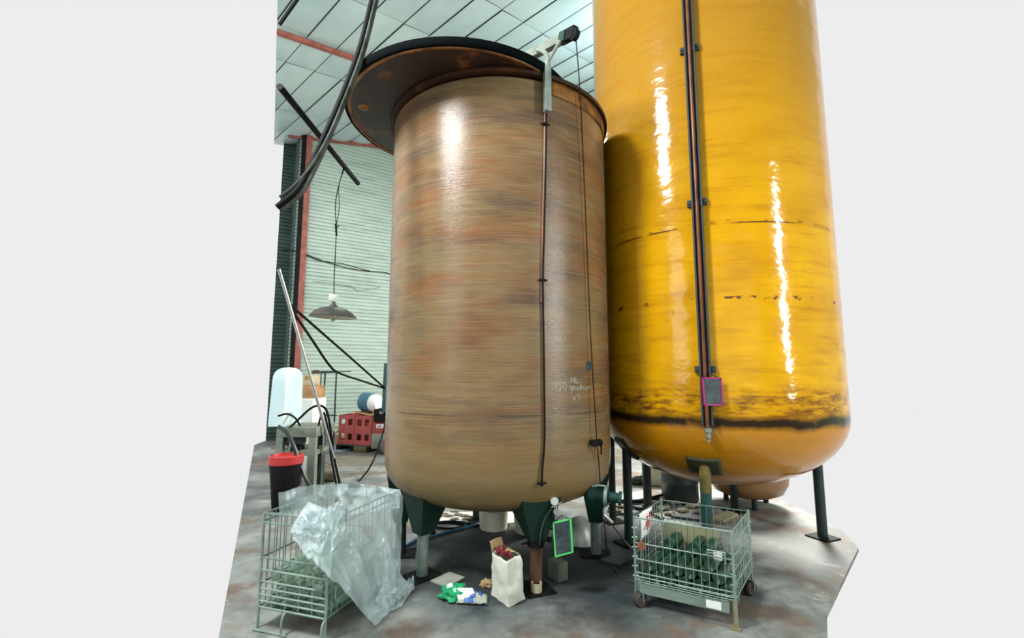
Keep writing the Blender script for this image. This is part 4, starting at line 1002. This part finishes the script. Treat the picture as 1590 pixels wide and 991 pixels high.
# rod rack
Yk = 9.6
rk = thing('rod_rack', 'tall rack of thin dark steel rods against the cladding', 'rack', V((at(502, 690, Yk).x, Yk, 0)))
def kp(x, y, Y=Yk): return at(x, y, Y)
for x, yb, Y in ((480, 690, Yk), (499, 690, Yk+.35), (505, 690, Yk+.1), (522.5, 690, Yk)):
    t_ = kp(x, 577 if x > 490 else 588, Y); MB().tube([V((t_.x, t_.y, 0)), t_], .018 if x in (505, 522.5) else .013, 8).build('upright', 'bench_dark', rk)
mb = MB(); mb.tube([kp(484, 578.5), kp(523, 577.5)], .024, 8); mb.tube([kp(523, 577.5), kp(545, 577)], .012, 8); mb.tube([kp(499, 577, Yk+.35), kp(505, 577, Yk+.1)], .014, 6); mb.build('top_bar', 'bench_dark', rk)
MB().tube([kp(480, 643.5), kp(523, 645)], .014, 8).build('middle_rail', 'bench_dark', rk)
MB().box((kp(491, 577).x, kp(491, 577).y-.01, kp(491, 577).z), (.11, .05, .05)).build('rusty_clamp', 'rust', rk)

# red crates
def crate_shape(c, w, d, h, rz):
    o = thing('bottle_crate', 'x', 'crate', c)
    mx = Matrix.Rotation(rz, 3, 'Z'); P = lambda x, y, z: V(c)+mx @ V((x, y, z))
    t = .018
    # each wall is a frame with hand holes and a middle divider
    for nm, ax in (('front_wall', 0), ('back_wall', 1), ('side_wall', 2), ('side_wall', 3)):
        mb = MB(); L_ = w if ax < 2 else d
        for (x0, x1, za, zb_) in ((-.5, .5, 0, .30), (-.5, .5, .72, 1), (-.5, -.36, .3, .72), (-.1, .1, .3, .72), (.36, .5, .3, .72)):
            cx_, cz_ = (x0+x1)/2*L_, (za+zb_)/2*h
            if ax == 0: mb.box(P(cx_, -d/2, cz_), ((x1-x0)*L_, t, (zb_-za)*h), rz)
            if ax == 1: mb.box(P(cx_, d/2, cz_), ((x1-x0)*L_, t, (zb_-za)*h), rz)
            if ax == 2: mb.box(P(-w/2, cx_, cz_), (t, (x1-x0)*L_, (zb_-za)*h), rz)
            if ax == 3: mb.box(P(w/2, cx_, cz_), (t, (x1-x0)*L_, (zb_-za)*h), rz)
        mb.build(nm, 'red_plastic', o)
    MB().box(P(0, 0, .012), (w, d, .024), rz).build('base', 'red_plastic', o)
    MB().box(P(0, 0, h*.4), (.012, d*.96, h*.7), rz).build('divider', 'red_plastic', o)
    return o
cc = at(562, 697, 9.45); cc.z = 0; rz = -.32
pal = thing('pallet', 'dark wooden pallet under the red crates', 'pallet', cc)
mx = Matrix.Rotation(rz, 3, 'Z')
for k in range(4): MB().box(cc+mx @ V((0, -.24+k*.16, .115)), (.80, .12, .02), rz).build('deck_board', 'bench_dark', pal)
for k in (-1, 0, 1): MB().box(cc+mx @ V((k*.34, 0, .052)), (.09, .60, .10), rz).build('block', 'black_steel', pal)
names = {(0, 0): 'red plastic bottle crate, bottom one at the outer end of the stack', (1, 0): 'red plastic bottle crate, bottom one next to the stacker truck', (0, 1): 'red plastic bottle crate, top one at the outer end of the stack', (1, 1): 'red plastic bottle crate, top one under the brown cardboard'}
hh = .28
for (i, j), lab in names.items():
    c_ = cc+mx @ V((-.19+.385*i, 0, .127+j*(hh+.002))); o = crate_shape(c_, .375, .50, hh, rz); o['label'] = lab; o['group'] = 'red bottle crates on the pallet'
topz = .127+2*hh+.004
mb = MB(); c_ = cc+mx @ V((.17, 0, topz))
mb.grid(lambda u, v: c_+mx @ V((-.24+.5*u, -.24+.42*v, .012+.05*(1-u)**2+.01*math.sin(u*6))), 10, 6); solo(mb, 'cardboard_sheet', 'kraft', 'bent brown cardboard lying on top of the red crates', 'cardboard', c_, thick=.008)
# electric motor on the crates
mc = at(577, 628, 9.35); axm = V((.82, -.42, -.06)).normalized()
mz = topz+.035
em = thing('electric_motor', 'blue electric motor with white end cover on the red crates', 'motor', V((mc.x, mc.y, mz)))
mc.z = mz+.20
mb = MB(); mb.lathe([(.02, -.24), (.15, -.24), (.18, -.21), (.185, 0), (.18, .03), (.02, .03)], mc, 36, axm); mb.build('motor_body', 'blue_paint', em)
mb = MB(); mb.lathe([(.02, .03), (.165, .03), (.17, .06), (.17, .15), (.13, .21), (.02, .225)], mc, 36, axm); ec = mb.build('end_cover', 'white_paint', em)
mb = MB(); sx = axm.cross(V((0, 0, 1))).normalized(); up = sx.cross(axm)
for k in range(4): mb.box(mc+axm*.20+sx*(-.01+.0)+up*(.045-.028*k)+sx*(.05), (.014, .014, .016), 0)
for k in range(5): mb.tube([mc+axm*.195+sx*(.035+.022*k)*1.0-up*.05, mc+axm*.195+sx*(.035+.022*k)+up*.0], .007, 6)
mb.build('vent_slots', 'ink_dark', ec)
MB().box(mc-V((0, 0, .185))-axm*.1, (.22, .20, .03), math.atan2(axm.y, axm.x)).build('foot', 'bench_dark', em)
# stacker truck half hidden behind the tank
sx0 = at(594, 700, 8.8); sx0.z = 0
st = thing('stacker_truck', 'dark stacker truck with red body half hidden behind the brown tank', 'truck', sx0)
def B(px0, px1, py0, py1, Y, dep, name, m_, lab=None, bev=.01):
    a, b = at(px0, py1, Y), at(px1, py0, Y); return MB().box(((a.x+b.x)/2, Y+dep/2, (a.z+b.z)/2), (b.x-a.x, dep, b.z-a.z), 0, bev=bev).build(name, m_, st, lab)
B(578, 616, 654, 674, 8.75, .45, 'body', 'red_plastic', 'red body panel')
B(580, 620, 636, 656, 8.70, .4, 'battery_box', 'black_steel', 'black battery box')
B(576, 616, 674, 697, 8.72, .5, 'chassis', 'bench', 'grey-green chassis')
B(584, 596, 659, 665, 8.735, .012, 'name_label', 'label_white', 'white label', .001)
mb = MB(); Yl = 8.728
def ln(*pp, r=.006): mb.tube([at(x, y, Yl) for x, y in pp], r, 5)
ln((586, 660.5), (586, 663.5), (588.5, 663.5), (588.5, 660.5)); ln((590, 663.8), (590, 660.5), (592.5, 663.5), (592.5, 660.5)); mb.build('label_letters', 'ink_dark', st)
mb = MB(); Yl = 8.694; ln((590, 638.5), (590, 643)); ln((593.5, 638.5), (592, 640.5), (593.5, 643), (595, 640.5), (593.5, 638.5)); mb.build('number_marks', 'label_white', st)
B(594, 602, 600, 640, 8.66, .08, 'mast_foot', 'bench_dark')
a, b = at(597, 640, 8.66), at(601, 564, 8.66); bar(a, b, .09, .08, V((0, 1, 0))).build('mast', mat('petrol_paint', (.015, .07, .09), .45), st)
mb = MB(); mb.lathe([(.02, -.05), (.10, -.05), (.115, -.03), (.115, .03), (.10, .05), (.02, .05)], at(592, 700, 8.66)+V((0, 0, .06)), 24, V((1, 0, 0))); mb.build('wheel', 'tyre', st)
cbx = at(584, 616, 9.2)
a, b = at(575, 612, 9.5), at(594, 617, 9.5)
B2 = MB().box(((a.x+b.x)/2+.04, 10.1, a.z/2), (b.x-a.x, .2, a.z), 0, bev=.01)
solo(B2, 'tall_carton', mat('pale_yellow_card', (.52, .48, .26), .8), 'tall pale yellow carton behind the blue electric motor', 'box', V(((a.x+b.x)/2, 10.1, 0)))
p = at(560, 699, 9.1); p.z = 0
solo(MB().box(p+V((0, .02, .06)), (.26, .16, .11), .2, bev=.01), 'small_crate', mat('olive_plastic', (.16, .13, .04), .6, 0, (.03, .03, .02), 30), 'low olive crate on the floor in front of the pallet', 'crate', p)
# timber, plank, cardboard, blue sheet on the floor
a = fl(520, 693); solo(MB().box(V((fl(533, 690).x, 10.05, .10)), (.36, .25, .20), -.2, bev=.01), 'carton', mat('muddy_carton', (.28, .21, .12), .85), 'muddy cardboard carton on the floor against the cladding', 'box', V((fl(533, 690).x, 10.05, 0)))
c_ = V((fl(533, 690).x, 10.05, .2))
solo(bar(c_+V((-.14, -.1, .02)), at(543, 651, 9.95), .06, .035), 'timber_plank', 'wood', 'pale timber plank propped up beside the red crates', 'plank', c_)
solo(MB().box(at(516, 664, 10.1)-V((0, 0, .0)), (.34, .06, .05), .0), 'roof_batten', 'wood', 'short pale batten across the rack foot', 'batten', at(516, 664, 10.1))
mb = MB(); a = [fl(x, y) for x, y in ((510, 692), (545, 688), (549, 699), (526, 703), (505, 700))]
ctr_ = sum(a, V())/5
mb.loft([[p+V((0, 0, .006)) for p in a], [p.lerp(ctr_, .5)+V((0, 0, .03)) for p in a]]); solo(mb, 'polythene_sheet', 'blue_sheet', 'blue polythene sheet crumpled on the floor before the red crates', 'plastic sheet', ctr_)
flat_sheet(((496, 716), (545, 707), (592, 712), (575, 722), (520, 724)), .001, 'floor_mat', mat('trodden_board', (.22, .20, .15), .85, 0, (.16, .15, .12), 4), 'trodden brown board flat on the floor beyond the aluminium pole', 'board', .006)
flat_sheet(((548, 752), (562, 752.5), (566, 754), (552, 754.5)), .002, 'paper_scrap', 'white_sheet', 'small white paper scrap on the bare floor', 'paper', .003)
p = fl(516, 748); solo(MB().tube([p+V((-.35, .05, .08)), p+V((.05, .02, .08))], .075, 20), 'cardboard_tube', mat('dull_tube', (.25, .22, .16), .8), 'dull cardboard tube lying behind the film-draped cage', 'tube', p)
p = fl(541, 756); solo(MB().tube([p+V((-.12, 0, .035)), p+V((.16, -.02, .035))], .032, 16), 'hose_coupling', 'galv', 'grey hose coupling on the floor at the foot of the aluminium pole', 'coupling', p)

# ------------------------------------------------------------------ light
sc_ = bpy.context.scene
w = bpy.data.worlds.new('world'); sc_.world = w; w.use_nodes = True
bg = w.node_tree.nodes['Background']; bg.inputs[0].default_value = (.847, .847, .847, 1); bg.inputs[1].default_value = 1
def area(name, loc, target, sx, sy, power, col=(1, 1, 1)):
    l = bpy.data.lights.new(name, 'AREA'); l.shape = 'RECTANGLE'; l.size, l.size_y = sx, sy; l.energy = power; l.color = col
    o = bpy.data.objects.new(name, l); C.objects.link(o); o.location = loc
    o.rotation_euler = (V(target)-V(loc)).to_track_quat('-Z', 'Y').to_euler(); return o
area('assumed_overhead_lamp', (-2.8, 1.25, 5.75), (-.2, 3.2, 2.6), .75, 1.6, 450)  # unseen lamp, assumed from the lid shadow and the tank highlights
area('assumed_side_light', (5.2, .1, 3.0), (.3, 3.3, 2.0), .25, 3.2, 240)  # assumed light inside the hall for the brown tank's narrow streak, no window modelled
area('assumed_rear_light', (-4.6, -1.2, 3.0), (-.4, 3.3, 2.2), 1.8, 3.4, 80)  # assumed light behind the viewer for the brown tank's broad sheen, no window there
area('front_fill', (.4, -4.2, 2.6), (.4, 4, 2.2), 8.0, 3.6, 50)  # broad dim fill added behind the viewer, no window stands there
area('assumed_back_light', (4.2, 7.6, 3.3), (.6, 6.2, 0), 1.4, 1.0, 700, (1, .97, .9))  # assumed light hidden behind the yellow tank, added to brighten the floor
area('bay_fill', (-2.2, 8.2, 6.3), (-2.9, 9.2, 0), 1.2, 1.2, 70)  # unseen light added to brighten the floor and cladding of the bay
area('assumed_roof_lamp', (2.2, 7.2, 6.0), (2.0, 6.9, 9), .6, .6, 70, (.82, .95, 1))  # assumed uplight behind the yellow tank, added for the bright ceiling

sc_.view_settings.view_transform = 'Standard'; sc_.view_settings.look = 'None'
sc_.view_settings.gamma = 1; sc_.view_settings.exposure = 0; sc_.view_settings.use_curve_mapping = False
sc_.cycles.max_bounces = 8; sc_.cycles.transparent_max_bounces = 24
